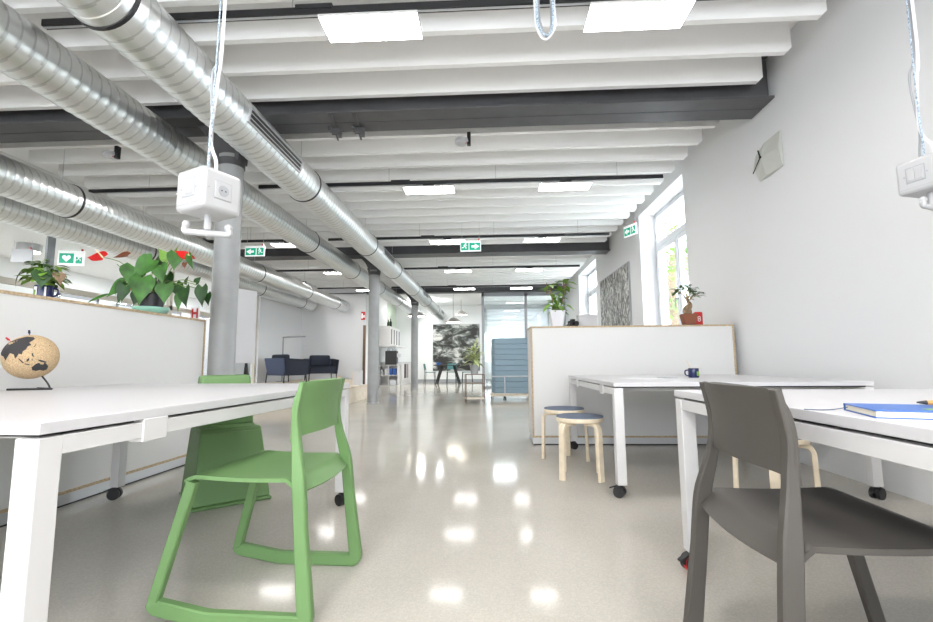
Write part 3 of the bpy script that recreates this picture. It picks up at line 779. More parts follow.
for nm, poly in lands.items():
    bm = bmesh.new()
    vs = [bm.verts.new((a, b, 0)) for a, b in poly]; bm.faces.new(vs)
    bmesh.ops.triangulate(bm, faces=bm.faces[:])
    bmesh.ops.subdivide_edges(bm, edges=bm.edges[:], cuts=3, use_grid_fill=True)
    bm.verts.index_update()
    pv = []
    for v in bm.verts:
        a, b_ = v.co.x, v.co.y; d2 = a*a+b_*b_
        if d2 > .985: s_ = math.sqrt(.985/d2); a *= s_; b_ *= s_; d2 = .985
        pv.append(GC+(e*a+g*b_+fdir*math.sqrt(1-d2))*(GR+.0012))
    lb.add(pv, [tuple(v.index for v in f.verts) for f in bm.faces]); bm.free()
lb.build('land_map', 'land', gs)
for nm, a, b_, m_ in (('pin', -.12, .985, 'navy'), ('pin', -.72, .70, 'redsign')):
    d = (e*a+g*b_+fdir*.05).normalized()
    MB().tube([GC+d*(GR-.01), GC+d*(GR+.012)], .002, 6).tube([GC+d*(GR+.008), GC+d*(GR+.026)], [.0055, .004], 10).build(nm, m_, gs)

# mug with stirrer and papers on the middle table
TZ2 = .714
mg = mug('mug', 'navy mug with a wooden stirrer on the middle work table', (1.635, 3.86, TZ2), .040, .075, PI*.95)
patch(.040, -1.35, -.65, .015, .05).build('green_mark', 'leaflight', mg)
tag(MB().tube([V(.016, 0, .012), V(-.050, 0, .135)], .004, 8).build('stirrer', 'birch', loc=(1.635, 3.86, TZ2)), 'pale wooden stirrer standing in the navy mug', 'stirrer')
def sheet(label, x, y, z, w, h, rz, m='paper', name='paper_sheet', g=None):
    o = MB().box(-w/2, w/2, -h/2, h/2, 0, .0015).build(name, m, loc=(x, y, z)); o.rotation_euler = (0, 0, rz); return tag(o, label, 'paper', g)
sheet('white sheet of paper lying on the middle table, left one', 1.18, 3.75, TZ2, .21, .297, .5)
sheet('printed grey leaflet on the middle table beside the white sheet', 1.42, 3.85, TZ2, .15, .21, -.3, 'mag')

# book, pencil, magazine on the right table
TZ = .725
bk = thing('notebook', 'blue notebook with cream pages on the right table', 'book', (.95, 1.10, TZ), -.33)
bk.scale = (.68, .82, .85)
MB().box(-.155, .155, -.105, .105, .003, .017).build('pages', 'pages', bk)
MB().box(-.16, .16, -.108, .108, 0, .003).box(-.16, .16, -.108, .108, .017, .0205).box(-.16, .16, .106, .110, 0, .0205).build('cover', 'bluecover', bk, bevel=.001)
MB().box(-.01, .06, -.07, -.03, .0205, .0208).build('printed_mark', 'leaflight', bk)
MB().tube(catmull([(-.155, .09, .01), (-.20, .095, .002), (-.25, .07, .002), (-.29, .08, .002)], 6), .0014, 5).build('ribbon', 'armback', bk)
pc = thing('pencil', 'orange wooden pencil lying on the blue notebook', 'pencil', (1.075, 1.125, TZ+.0245), -.28)
MB().tube([(-.07, 0, 0), (.20, 0, 0)], .0058, 6).build('shaft', 'pencil', pc)
MB().tube([(-.07, 0, 0), (-.088, 0, 0)], [.0058, .002], 6).build('tip', 'land', pc)
sheet('grey printed magazine partly under the blue notebook on the right table', 1.15, .95, TZ, .28, .2, -.1, 'mag', 'magazine')

# things on the right partition
RZ = 1.22
pp = thing('potted_dumb_cane', 'leafy green plant in a tall white pot at the left end of the right partition', 'potted plant', (.74, 5.12, RZ))
MB().hexa([V(-.058, -.058, 0), V(.058, -.058, 0), V(.058, .058, 0), V(-.058, .058, 0)], [V(-.084, -.084, .185), V(.084, -.084, .185), V(.084, .084, .185), V(-.084, .084, .185)]).build('pot', 'whitepot', pp, bevel=.012, seg=3)
MB().box(-.07, .07, -.07, .07, .184, .190).build('soil', 'soil', pp)
b = MB(); bs = MB(); bt = MB(); rnd = random.Random(11)
for k, (sx, top) in enumerate(((-.05, .46), (.02, .40), (.07, .50), (-.01, .30))):
    pth = catmull([V(sx*.5, 0, .17), V(sx, .02*k-.03, .17+(top-.17)*.5), V(sx*1.6, .02*k-.04, top)], 6)
    (bt if k in (0, 2) else bs).tube(pth, .007, 6)
    for j in range(15):
        p = pth[min(len(pth)-1, 2+j)]
        a = rnd.uniform(0, 2*PI)
        b.leaf(p, V(math.cos(a), math.sin(a)*.7, rnd.uniform(-.5, .6)), V(0, 0, 1), rnd.uniform(.09, .15), rnd.uniform(.045, .065), 'lance', .2, .3)
b.leaf(V(-.07, -.03, .26), V(-.8, -.2, -.6), V(0, -.5, 1), .13, .05, 'lance'); b.leaf(V(.09, -.03, .25), V(.8, -.2, -.4), V(0, -.5, 1), .12, .05, 'lance')
for sx, sz in ((-.10, .50), (.085, .53)): bt.tube([V(sx, 0, sz-.12), V(sx-.005, 0, sz)], [.012, .004], 6)
b.build('foliage', 'leaflight', pp); bs.build('stems', 'stem', pp); bt.build('brown_stems', 'bark', pp)

cm = thing('camera', 'small black camera lying on the right partition beside the white pot', 'camera', (.90, 5.06, RZ), .4)
MB().box(-.05, .05, -.03, .03, 0, .065).box(-.025, .02, -.025, .025, .065, .085).build('body', 'black', cm, bevel=.008)
MB().tube([(0, -.03, .034), (0, -.08, .030)], .026, 18).build('lens', 'black', cm)
MB().tube(catmull([(-.05, 0, .05), (-.065, -.02, .02), (-.085, 0, .008), (-.07, .03, .008), (-.05, .02, .03)], 6), .007, 6).build('strap', 'gray', cm)
lt = thing('box_file', 'light grey box standing on the right partition between black camera and picture', 'box', (1.07, 5.16, RZ))
MB().box(-.10, .10, -.06, .06, 0, .135).build('body', 'greybox', lt, bevel=.003)
MB().box(-.103, .103, -.063, .063, .115, .14).build('lid', 'greybox', lt, bevel=.003)
sheet('flat white card on the right partition left of the white pot', .55, 5.05, RZ, .12, .1, .2, name='white_card')

bo = thing('bonsai', 'small bonsai with a swollen trunk in a terracotta pot on the right partition', 'potted plant', (2.15, 5.12, RZ))
bo.scale = (.88, .88, .95)
MB().lathe([(.105, 0), (.115, .012), (.108, .014)], seg=28).build('saucer', 'black', bo)
MB().hexa([V(-.066, -.05, .014), V(.066, -.05, .014), V(.066, .05, .014), V(-.066, .05, .014)], [V(-.088, -.066, .135), V(.088, -.066, .135), V(.088, .066, .135), V(-.088, .066, .135)]).build('pot', 'terracotta', bo, bevel=.008)
MB().box(-.075, .075, -.055, .055, .134, .139).build('soil', 'soil', bo)
b = MB().tube(catmull([(.0, 0, .135), (-.01, 0, .19), (.025, 0, .24), (.0, 0, .29), (-.02, 0, .33)], 6), [.05]*3+[.05, .054, .052, .048, .045, .043, .040, .036, .033, .03, .027, .024, .022, .02, .018, .016, .014, .012, .01, .01, .009, .008], 10)
ends = [V(-.12, 0, .40), V(-.03, .02, .44), (V(.05, 0, .42)), V(.13, 0, .36), V(.09, .02, .30)]
for q in ends: b.tube(catmull([V(.005, 0, .28), V(.005, 0, .30).lerp(q, .5)+V(0, 0, .015), q], 5), [.009, .009, .008, .008, .007, .006, .006, .005, .004, .004, .003], 6)
b.build('trunk', 'bark', bo)
b = MB(); rnd = random.Random(4)
for q in ends[:4]:
    for k in range(20):
        a = rnd.uniform(0, 2*PI); s_ = q+V(rnd.uniform(-.05, .05), rnd.uniform(-.04, .04), rnd.uniform(-.03, .035))
        b.leaf(s_, V(math.cos(a), math.sin(a), rnd.uniform(-.3, .3)), V(0, 0, 1), .065, .042, 'oval', .2, .2, 4)
b.build('foliage', 'leaf', bo)
rb = thing('red_tin', 'small red tin with a white mark beside the bonsai pot', 'tin', (2.285, 5.20, RZ))
MB().box(-.042, .042, -.03, .03, .0, .16).build('body', 'redsign', rb, bevel=.014, seg=3)
mk = MB()
for zz in (.095, .07): mk.lathe([(.010, -.0308), (.017, -.0308)], (0, 0, zz), 18, 'y', caps=False)
mk.build('white_mark', 'paper', rb)

# ------------------------------------------------------------------ wall clock, pictures, signs
ck = thing('wall_clock', 'faceted grey square clock with black hands on the right wall', 'clock', (XR-.001, 4.2, 2.685))
# corners around the centre (y, z) with facet creases
C = V(-.045, 0.05, .03)
ring = [(-.19, .165), (-.20, 0), (-.19, -.155), (.0, -.17), (.15, -.165), (.185, -.02), (.18, .105), (.0, .14)]
pts = [V(-.010-.028*(i % 2), y_, z_) for i, (y_, z_) in enumerate(ring)]
b = MB(); n = len(pts)
b.add([C]+pts+[V(0, p.y, p.z) for p in pts], [(0, 1+i, 1+(i+1) % n) for i in range(n)]+[(1+i, 1+n+i, 1+n+(i+1) % n, 1+(i+1) % n) for i in range(n)]+[tuple(range(1+n, 1+2*n))])
b.build('face', 'clock', ck, smooth=False)
MB().tube([C+V(-.004, 0, 0), C+V(-.004, .13, -.105)], .005, 6).build('minute_hand', 'black', ck)
MB().tube([C+V(-.006, 0, 0), C+V(-.006, .025, .075)], .006, 6).build('hour_hand', 'black', ck)
MB().lathe([(.011, -.012), (.011, 0)], C, 12, 'x').build('hub', 'black', ck)

pr = thing('framed_print', 'black and white machinery print on the right wall between the two windows', 'picture', (XR-.001, 9.58, 1.9))
MB().box(-.03, 0, -1.1, 1.1, -.76, .76).build('canvas_edge', 'framegrey', pr)
MB().box(-.033, -.03, -1.08, 1.08, -.74, .74).build('print', 'photo_right', pr)
pf = thing('wall_print', 'large black and white aerial photograph on the far wall', 'picture', (-1.47, YF-.001, 1.5))
MB().box(-1.03, 1.03, -.03, 0, -1.02, 1.02).build('canvas_edge', 'framegrey', pf)
MB().box(-1.02, 1.02, -.033, -.03, -1.01, 1.01).build('print', 'photo_far', pf)

def sign(label, loc, rz, w, h, kind, wires, name='exit_sign'):
    t = thing(name, label, 'sign', loc, rz)
    MB().box(-w/2, w/2, -.012, .012, 0, h).build('panel', 'greybox' if kind == 'none' else 'signwhite', t, bevel=.003)
    f = -.0128
    g_ = MB(); wt = MB()
    def fig(x0, s, flip=1):   # running figure as white shapes
        P = lambda a, c: V(x0+flip*a*s, f-.001, h*.5+c*s)
        wt.lathe([(.001, 0), (.11*s, 0)], (x0+flip*.12*s, f-.001, h*.5+.36*s), 12, 'y', caps=False)
        for a, c, d_, e_ in ((.05, .24, -.06, -.05), (-.06, -.05, .18, -.16), (.18, -.16, .16, -.42), (-.06, -.05, -.22, -.26), (-.22, -.26, -.42, -.24), (.05, .2, .3, .06), (.05, .2, -.2, .1)):
            q = P(a, c); w_ = P(d_, e_); d = (w_-q).normalized(); nn = V(-d.z, 0, d.x)*.055*s
            wt.add([q-nn, q+nn, w_+nn, w_-nn], [(0, 1, 2, 3)])
    if kind in ('right', 'left'):
        sg = 1 if kind == 'right' else -1
        g_.add([(-w*.46, f, h*.10), (w*.46, f, h*.10), (w*.46, f, h*.80), (-w*.46, f, h*.80)], [(0, 1, 2, 3)])
        wt.add([(sg*(-w*.10), f-.0005, h*.08), (sg*(-w*.06), f-.0005, h*.08), (sg*(-w*.06), f-.0005, h*.82), (sg*(-w*.10), f-.0005, h*.82)], [(0, 1, 2, 3)])
        fig(-sg*w*.28, h*.62, sg)
        cz = h*.45
        wt.add([(sg*w*.04, f-.001, cz-h*.10), (sg*w*.22, f-.001, cz-h*.10), (sg*w*.22, f-.001, cz+h*.10), (sg*w*.04, f-.001, cz+h*.10)], [(0, 1, 2, 3)])
        wt.add([(sg*w*.20, f-.001, cz-h*.27), (sg*w*.42, f-.001, cz), (sg*w*.20, f-.001, cz+h*.27)], [(0, 1, 2)])
    elif kind == 'heart':
        g_.add([(-w*.45, f, h*.15), (w*.10, f, h*.15), (w*.10, f, h*.82), (-w*.45, f, h*.82)], [(0, 1, 2, 3)])
        g_.add([(w*.18, f, h*.15), (w*.42, f, h*.15), (w*.42, f, h*.6), (w*.18, f, h*.6)], [(0, 1, 2, 3)])
        hp = []
        for k in range(24):
            a = 2*PI*k/24; hx = 16*math.sin(a)**3; hz = 13*math.cos(a)-5*math.cos(2*a)-2*math.cos(3*a)-math.cos(4*a)
            hp.append((-w*.175+hx*h*.0165, f-.001, h*.5+hz*h*.0165))
        wt.add(hp, [tuple(range(24))])
        fig(w*.30, h*.45)
    g_.build('green_field', 'signgreen', t); wt.build('pictogram', 'signwhite', t)
    if wires:
        b = MB()
        for x in (-w*.42, w*.42): b.box(x-.002, x+.002, -.002, .002, h, wires-loc[2])
        b.build('hanging_wire', 'alu', t)
        MB().box(w*.36, w*.42, -.014, .014, h, h+.035).build('indicator', 'redsign', t)
sign('hanging green exit sign with running figure and arrow, in the middle of the room', (-.31, 7.9, 2.76), 0, .36, .19, 'right', 3.3)
sign('hanging green exit sign above the whiteboard, left of the ducts', (-4.2, 8.0, 2.77), 0, .36, .19, 'left', 3.3)
sign('green exit sign beside the right window, hung on a bracket at the wall', (2.43, 7.9, 2.98), -1.15, .30, .19, 'left', 3.3)
sign('white sign with green heart symbol seen through the left glazing', (-7.55, 7.9, 2.64), .25, .42, .27, 'heart', 2.95, 'first_aid_sign')
sign('blank white hanging sign through the left glazing, below the round lamp', (-7.85, 7.3, 2.58), .2, .32, .22, 'none', 2.95, 'hanging_sign')
fs = thing('fire_sign', 'small red square fire sign on the wall of the lounge', 'sign', (-4.22, 15.295, 2.28))
MB().box(-.07, .07, -.008, 0, 0, .28).build('plate', 'redsign', fs)
MB().box(-.055, -.015, -.010, -.008, .05, .22).box(.01, .05, -.010, -.008, .08, .16).build('pictogram', 'signwhite', fs)
hs = thing('hydrant_sign', 'small white sign with a red letter H, behind the left plant', 'sign', (-6.26, 9.55, 1.78), -PI/2+1.2)
hs.scale = (.7, 1, .7)
MB().box(-.2, .2, -.008, 0, 0, .42).build('plate', 'paper', hs)
MB().box(-.14, -.07, -.012, -.008, .06, .36).box(.07, .14, -.012, -.008, .06, .36).box(-.07, .07, -.012, -.008, .18, .25).build('letter', 'redsign', hs)

# smoke detectors and beam clamps
def detector(loc, label, rz):
    t = thing('smoke_detector', label, 'detector', loc, rz, 'smoke detectors')
    t.scale = (1.2, 1.2, 1.2)
    MB().lathe([(.03, .05), (.055, .045), (.06, .015), (.045, 0), (.02, -.005)], seg=24).build('body', 'plastic', t)
    MB().box(.045, .075, -.02, .02, -.01, .10).build('bracket', 'black', t)
    MB().sphere((.035, -.02, .004), .008, 8, 6).build('indicator', 'redsign', t)
detector((-.26, 4.56, 3.08), 'white round smoke detector behind the near dark beam, centre of the ceiling', 0)
detector((-4.02, 4.56, 3.05), 'white round smoke detector behind the dark beam, between the left ducts', 0)
def clamp(loc, label):
    t = thing('beam_clamp', label, 'clamp', loc, .12, 'steel beam clamps')
    MB().box(-.018, .018, .0, .27, -.016, -.003).build('arm', 'steel', t, bevel=.002)
    MB().box(-.035, .035, .22, .27, -.07, -.016).box(-.06, -.03, .2, .27, -.05, -.016).box(.02, .06, .22, .29, -.09, -.016).build('jaw', 'steel', t, bevel=.004)
    MB().tube([(0, .24, -.03), (.03, .26, -.13)], .009, 8).build('screw', 'steel', t)
clamp((-1.47, 4.06, 3.17), 'left of the two steel clamps under the near dark beam')
clamp((-1.24, 4.06, 3.17), 'right of the two steel clamps under the near dark beam')

# ------------------------------------------------------------------ left glazing
lf = MB()
for yy in (4.2, 8.05, 8.9, 10.6, 12.35): lf.box(XL-.14, XL-.06, yy, yy+.07, 0, 3.0)
lf.box(XL-.14, XL-.06, 4.2, 12.4, 1.93, 2.01).box(XL-.14, XL-.06, 4.2, 12.4, 2.94, 3.0).box(XL-.14, XL-.06, 4.2, 12.4, 0, .12)
o = struct(lf.build('window_4', 'framecream'))
MB().box(XL-.13, XL-.10, 6.30, 6.42, 2.01, 2.94).build('post', 'framegrey', o)
MB().box(XL-.102, XL-.098, 4.2, 12.4, .12, 1.93).box(XL-.102, XL-.098, 4.2, 12.4, 2.01, 2.94).build('pane', 'glass', o)
def wdoor(n, y0):
    o = struct(MB().box(XL-3.1, XL-3.06, y0, y0+.95, 0, 2.35).build(f'door_{n}', 'frame'))
    MB().box(XL-3.06, XL-3.045, y0+.12, y0+.83, 1.0, 2.2).build('door_glass', 'paper', o)
    MB().box(XL-3.06, XL-3.05, y0-.06, y0, 0, 2.42).box(XL-3.06, XL-3.05, y0+.95, y0+1.01, 0, 2.42).box(XL-3.06, XL-3.05, y0-.06, y0+1.01, 2.35, 2.42).build('door_frame', 'framegrey', o)
for n, yy in enumerate((9.6, 11.2, 12.6, 14.2)): wdoor(n+1, yy)
rl = thing('round_ceiling_lamp', 'white round drum lamp on the corridor ceiling, seen above the mug plant', 'ceiling light', (-8.0, 7.55, 2.82))
MB().lathe([(.17, .13), (.17, .02), (.16, .0)], seg=32).build('drum', 'plastic', rl)
MB().lathe([(.15, -.004), (.15, .0)], seg=32).build('diffuser', 'bulb', rl)

# ------------------------------------------------------------------ whiteboard on stand
wb = thing('whiteboard', 'tall white flip board on a black stand behind the left column', 'whiteboard', (-3.95, 6.9, 0), 1.2)
MB().box(-.20, .45, -.02, .02, .86, 2.02).build('board', 'whitetop', wb, bevel=.004)
MB().box(-.20, .42, .05, .08, .66, .69).build('tray', 'black', wb)
for x in (.2, .38): pass
MB().tube([(.33, .02, .90), (.22, -.25, 0)], .018, 8).build('leg', 'black', wb)
MB().tube([(.33, .02, .90), (.44, .25, 0)], .018, 8).build('leg', 'black', wb)
MB().tube([(-.15, .02, .90), (-.18, -.25, 0)], .018, 8).build('leg', 'black', wb)

# ------------------------------------------------------------------ lounge podium
PH = .33
pd = thing('podium', 'low pale wood podium under the dark armchairs', 'podium', (0, 0, 0))
MB().prism([V(XL+.02, 9.5, 0), V(-2.98, 9.5, 0), V(-2.98, 11.4, 0), V(-4.2, 11.4, 0), V(-4.2, 15.28, 0), V(XL+.02, 15.28, 0)], (0, 0, PH-.02)).build('side', 'paleply', pd)
MB().prism([V(XL+.02, 9.48, PH-.02), V(-2.96, 9.48, PH-.02), V(-2.96, 11.42, PH-.02), V(-4.18, 11.42, PH-.02), V(-4.18, 15.28, PH-.02), V(XL+.02, 15.28, PH-.02)], (0, 0, .02)).build('deck', 'paleply', pd)
bx_ = thing('wooden_box', 'pale wood and white box on the podium beside the middle column', 'box', (-3.35, 11.1, PH), .1)
MB().box(-.28, .1, -.2, .2, 0, .02).box(-.28, -.26, -.2, .2, .02, .22).box(.08, .1, -.2, .2, .02, .32).build('tray', 'paleply', bx_)
MB().box(.1, .26, -.2, .2, 0, .34).build('white_end', 'white', bx_)
rg = tag(MB().box(-1.1, 1.1, -.35, .35, 0, .015).build('rug', 'rug', loc=(-5.25, 11.5, PH)), 'navy blue rug in front of the dark armchairs on the podium', 'rug')
def armchair(label, loc, rz, group):
    t = thing('armchair', label, 'armchair', loc, rz, group)
    MB().box(-.36, .36, -.36, .30, .22, .42).build('seat', 'armchair', t, bevel=.03)
    MB().hexa([V(-.40, .26, .20), V(.40, .26, .20), V(.40, .34, .20), V(-.40, .34, .20)], [V(-.44, .36, .66), V(.44, .36, .66), V(.44, .42, .66), V(-.44, .42, .66)]).build('backrest', 'armback', t, bevel=.02)
    for s in (-1, 1):
        MB().hexa([V(s*.36, -.34, .2), V(s*.42, -.34, .2), V(s*.42, .32, .2), V(s*.36, .32, .2)], [V(s*.40, -.36, .62), V(s*.46, -.36, .62), V(s*.46, .40, .66), V(s*.40, .40, .66)]).build('armrest', 'armchair', t, bevel=.015)
    MB().box(-.3, .3, .12, .30, .42, .76).build('cushion', 'armchair', t, bevel=.05, seg=3)
    for sx in (-1, 1):
        for sy in (-.3, .34): MB().tube([(sx*.38, sy, .40), (sx*.40, sy+(.03 if sy > 0 else -.03), 0)], .016, 8).build('leg', 'black', t)
    return t
a = armchair('dark grey blue armchair seen from behind, left one on the podium', (-5.52, 12.5, PH+.005), PI-.55, 'dark armchairs on the podium')
dup(a, 'dark armchair facing the room, right one beside the lounge wall', (-5.1, 13.9, PH+.005), .55)
fl = thing('floor_lamp', 'slim silver floor lamp with a horizontal arm behind the armchairs', 'lamp', (-6.02, 13.3, PH))
MB().lathe([(.16, 0), (.16, .012), (.15, .018)], seg=28).build('base', 'framegrey', fl)
MB().tube([(0, 0, .01), (0, 0, 1.28)], .02, 10).build('pole', 'framegrey', fl)
MB().tube([(-.02, 0, 1.28), (.66, .0, 1.30)], .022, 10).build('arm', 'framegrey', fl)

# ------------------------------------------------------------------ kitchen corner
sh = thing('cube_shelf', 'white four-compartment cube shelf at the kitchen corner', 'shelf', (-3.77, 17.4, 0))
for x in (-.36, -.015, .33): MB().box(x, x+.03, -.2, .19, 0, .775).build('side_panel', 'white', sh)
for z in (0, .375, .75):
    for xa, xb in ((-.33, -.015), (.015, .33)): MB().box(xa, xb, -.2, .19, z, z+.025).build('shelf_board', 'white', sh)
MB().box(-.36, .36, .19, .2, 0, .775).build('back_panel', 'white', sh)
for nm, lab, x, z, w, h, m_ in (('storage_tin', 'pale tin in the upper left compartment of the cube shelf', -.26, .40, .09, .18, 'mag'), ('milk_carton', 'white carton in the upper left compartment of the cube shelf', -.10, .40, .10, .26, 'paper'),
                                ('coffee_pack', 'left blue coffee pack in the upper right compartment of the cube shelf', .08, .40, .11, .24, 'bluecover'), ('coffee_pack', 'right blue coffee pack in the upper right compartment of the cube shelf', .23, .40, .11, .24, 'bluecover'),
                                ('wire_basket', 'grey basket in the lower right compartment of the cube shelf', .16, .025, .26, .2, 'alu')):
    tag(MB().box(-w/2, w/2, -.1, .06, 0, h).build(nm, m_, bevel=.01, loc=(-3.77+x, 17.38, z)), lab, {'storage_tin': 'tin', 'milk_carton': 'carton', 'coffee_pack': 'coffee pack', 'wire_basket': 'basket'}[nm])
co = thing('coffee_machine', 'black coffee machine on top of the white cube shelf', 'coffee machine', (-3.70, 17.4, .775))
MB().box(-.2, .22, -.18, .18, 0, .52).build('body', 'black', co, bevel=.02)
MB().box(-.14, .2, -.14, .14, .52, .66).build('bean_hopper', 'mag', co, bevel=.01)
MB().box(.22, .34, -.1, .1, .28, .42).box(.22, .36, -.12, .12, .0, .04).build('spout', 'alu', co, bevel=.01)
ct = thing('kitchen_counter', 'white kitchen counter running to the far wall behind the cube shelf', 'counter', (-3.75, 19.0, 0))
MB().box(-.38, .38, -1.35, 1.35, .0, .84).build('cabinet', 'white', ct)
MB().box(-.38, .40, -1.37, 1.37, .84, .88).build('worktop', 'alu', ct)
for k in range(4): MB().box(.38, .392, -1.3+k*.66, -.68+k*.66, .12, .80).build('door', 'white', ct, bevel=.003)
for k, (m_, lab) in enumerate((('towel', 'dark towel hanging on the front of the kitchen counter'), ('towelpink', 'dusty pink towel hanging on the front of the kitchen counter'))):
    tag(MB().box(0, .025, -.14, .14, -.55, 0).build('towel', m_, bevel=.008, loc=(-3.357, 18.35+k*.5, .80)), lab, 'towel')
wc = thing('wall_cabinet', 'white wall cabinet with dark handle slots above the coffee machine', 'cabinet', (-3.93, 18.2, 1.5))
MB().box(-.2, .2, -1.0, 1.0, 0, .72).build('body', 'white', wc)
for k in range(4):
    d = MB().box(.2, .215, -.98+k*.49, -.51+k*.49, .03, .70).build('door', 'white', wc)
    MB().box(.214, .22, -.84+k*.49, -.64+k*.49, .05, .62).build('handle_slot', 'steel', d, bevel=.002)
MB().box(-.2, .45, -1.02, 1.0, -.04, 0).build('shelf_board', 'white', wc)
for k, (yy, m_, h) in enumerate(((17.5, 'leafdark', .24), (17.9, 'black', .34))):
    t = thing('bottle', ('slim green bottle', 'tall black bottle')[k]+' standing on top of the wall cabinet', 'bottle', (-3.85, yy, 2.22))
    MB().lathe([(.045, 0), (.05, .02), (.05, h*.6), (.02, h*.78), (.018, h)], seg=16).build('body', m_, t)
    MB().lathe([(.02, h), (.02, h+.03)], seg=12).build('cap', 'redsign' if k == 0 else 'paper', t)
struct(MB().box(-4.15, -4.14, 18.6, YF, 2.3, 3.3).build('trim_1', 'palegreen'))
struct(MB().box(-4.2, -4.12, 15.24, 15.30, 0, 2.1).build('trim_2', 'brown'))

# pendants
def pendant(loc, R, label, top):
    t = thing('pendant_lamp', label, 'pendant lamp', loc, 0, 'white pendant lamps in the kitchen area')
    MB().lathe([(.03, .20), (.08, .18), (R*.6, .13), (R*.95, .05), (R, .0), (R-.01, .0), (R*.6, .11), (.03, .17)], seg=36, caps=False).build('shade', 'shade', t)
    MB().lathe([(R*.93, .012), (.001, .014)], seg=30, caps=False).build('diffuser', 'bulb', t)
    MB().tube([(0, 0, .19), (0, 0, top-loc[2])], .006, 6).build('cord', 'black', t)
pendant((-1.33, 17.0, 2.30), .29, 'lower and nearer white pendant lamp above the far black table', 3.36)
pendant((-1.13, 18.5, 2.73), .26, 'higher and farther white pendant lamp, close to the far picture', 3.36)
pendant((-2.62, 16.6, 2.5), .33, 'white pendant lamp half hidden behind the farthest column', 3.36)

# far table, chairs
ft = thing('black_table', 'black table with splayed legs in front of the far picture', 'table', (-1.67, 18.6, 0))
MB().box(-.52, .52, -.45, .45, .72, .75).build('tabletop', 'black', ft, bevel=.006)
for sx in (-1, 1):
    for sy in (-1, 1): MB().tube([(sx*.24, sy*.2, .72), (sx*.46, sy*.38, 0)], [.045, .03], 8).build('leg', 'black', ft)
def cafe_chair(label, loc, rz, g):
    t = thing('cafe_chair', label, 'chair', loc, rz, g)
    MB().box(-.2, .2, -.2, .2, .44, .46).build('seat', 'tealchair', t, bevel=.008)
    MB().hexa([V(-.2, .19, .56), V(.2, .19, .56), V(.2, .205, .56), V(-.2, .205, .56)], [V(-.19, .24, .80), V(.19, .24, .80), V(.19, .255, .80), V(-.19, .255, .80)]).build('backrest', 'tealchair', t, bevel=.005)
    for sx in (-1, 1):
        MB().tube([(sx*.17, -.17, .44), (sx*.19, -.2, 0)], .012, 8).build('leg', 'black', t)
        MB().tube([(sx*.185, .245, .78), (sx*.18, .2, .44), (sx*.2, .23, 0)], .012, 8).build('leg', 'black', t)
    return t
c0 = cafe_chair('teal chair at the left end of the far black table', (-2.42, 18.9, 0), PI/2, 'teal chairs at the far table')
dup(c0, 'teal chair at the right end of the far black table, behind the plant stand', (-.95, 19.2, 0), -PI/2)
dup(c0, 'teal chair behind the far black table, close to the picture', (-1.6, 19.4, 0), 0)
tag(MB().lathe([(.06, 0), (.1, .10), (.095, .10), (.05, .01)], seg=20).build('bowl', 'bluecover', loc=(-2.05, 18.5, .75)), 'small blue bowl at the left of the far black table', 'bowl')

# plant stand with variegated plant
ps = thing('plant_stand', 'slim bronze metal stand on the open floor before the glass room', 'stand', (-.335, 10.02, 0), .12)
b = MB()
for sx in (-.19, .19):
    for sy in (-.17, .17): b.box(sx-.008, sx+.008, sy-.008, sy+.008, 0, .60)
b.build('frame_post', 'brown', ps)
for z in (.08, .40, .585):
    MB().box(-.198, .198, -.178, .178, z, z+.015).build('shelf', 'brown' if z > .5 else 'paleply' if z < .2 else 'brown', ps)
vp = thing('dragon_plant', 'pale variegated spiky plant in a grey pot on the bronze stand', 'potted plant', (-.335, 10.02, .60))
MB().lathe([(.075, 0), (.10, .19), (.095, .192), (.09, .17)], seg=24, caps=False).lathe([(.075, 0), (.001, 0)], seg=24, caps=False).build('pot', 'column', vp)
MB().lathe([(.09, .17), (.001, .175)], seg=20, caps=False).build('soil', 'soil', vp)
b = MB(); rnd = random.Random(9)
for k in range(64):
    a = rnd.uniform(0, 2*PI); el = rnd.uniform(-.1, 1.35); zz = .20+rnd.uniform(0, .30)
    b.leaf(V(0, 0, zz), V(math.cos(a)*math.cos(el), math.sin(a)*math.cos(el), math.sin(el)), V(0, 0, 1), rnd.uniform(.24, .38), .06, 'lance', .2, rnd.uniform(.15, .5), 6)
b.tube([V(0, 0, .19), V(.01, 0, .5)], .015, 8)
b.build('foliage', 'variegated', vp)

# quilted acoustic screens on a trolley
tr = thing('screen_trolley', 'pale wooden trolley on black casters carrying the blue quilted screens', 'trolley', (.62, 10.75, 0))
MB().box(-.62, .62, -.3, .45, .095, .15).build('deck', 'paleply', tr, bevel=.004)
for x, yv in ((-.58, .38), (-.30, -.24), (.55, .38), (.55, -.24)):
    b = MB()
    for o_ in (-.02, .02): b.tube([(x+o_-.01, yv, .045), (x+o_+.01, yv, .045)], .045, 16)
    b.tube([(x, yv, .05), (x, yv, .1)], .012, 8); b.build('caster', 'black', tr)
MB().tube([(-.30, -.27, .15), (-.30, -.27, .53)], .014, 8).build('rail_post', 'alu', tr)
MB().tube([(-.58, -.27, .53), (.60, -.27, .53)], .014, 8).build('rail', 'alu', tr)
def screen(label, loc):
    t = thing('acoustic_screen', label, 'screen', loc, 0, 'blue quilted screens on the trolley')
    b = MB(); n = 10; H = 1.23
    for k in range(n):
        z0 = k*H/n; z1 = (k+1)*H/n
        b.box(-.52, .6, -.03, .03, z0+.003, z1-.003)
    b.build('padding', 'screenfab', t, bevel=.016, seg=3)
    MB().box(-.525, .605, -.015, .015, 0, H+.005).build('board', 'screenfab', t)
    return t
s0 = screen('light blue quilted screen, front one on the trolley', (.62, 10.60, .152))
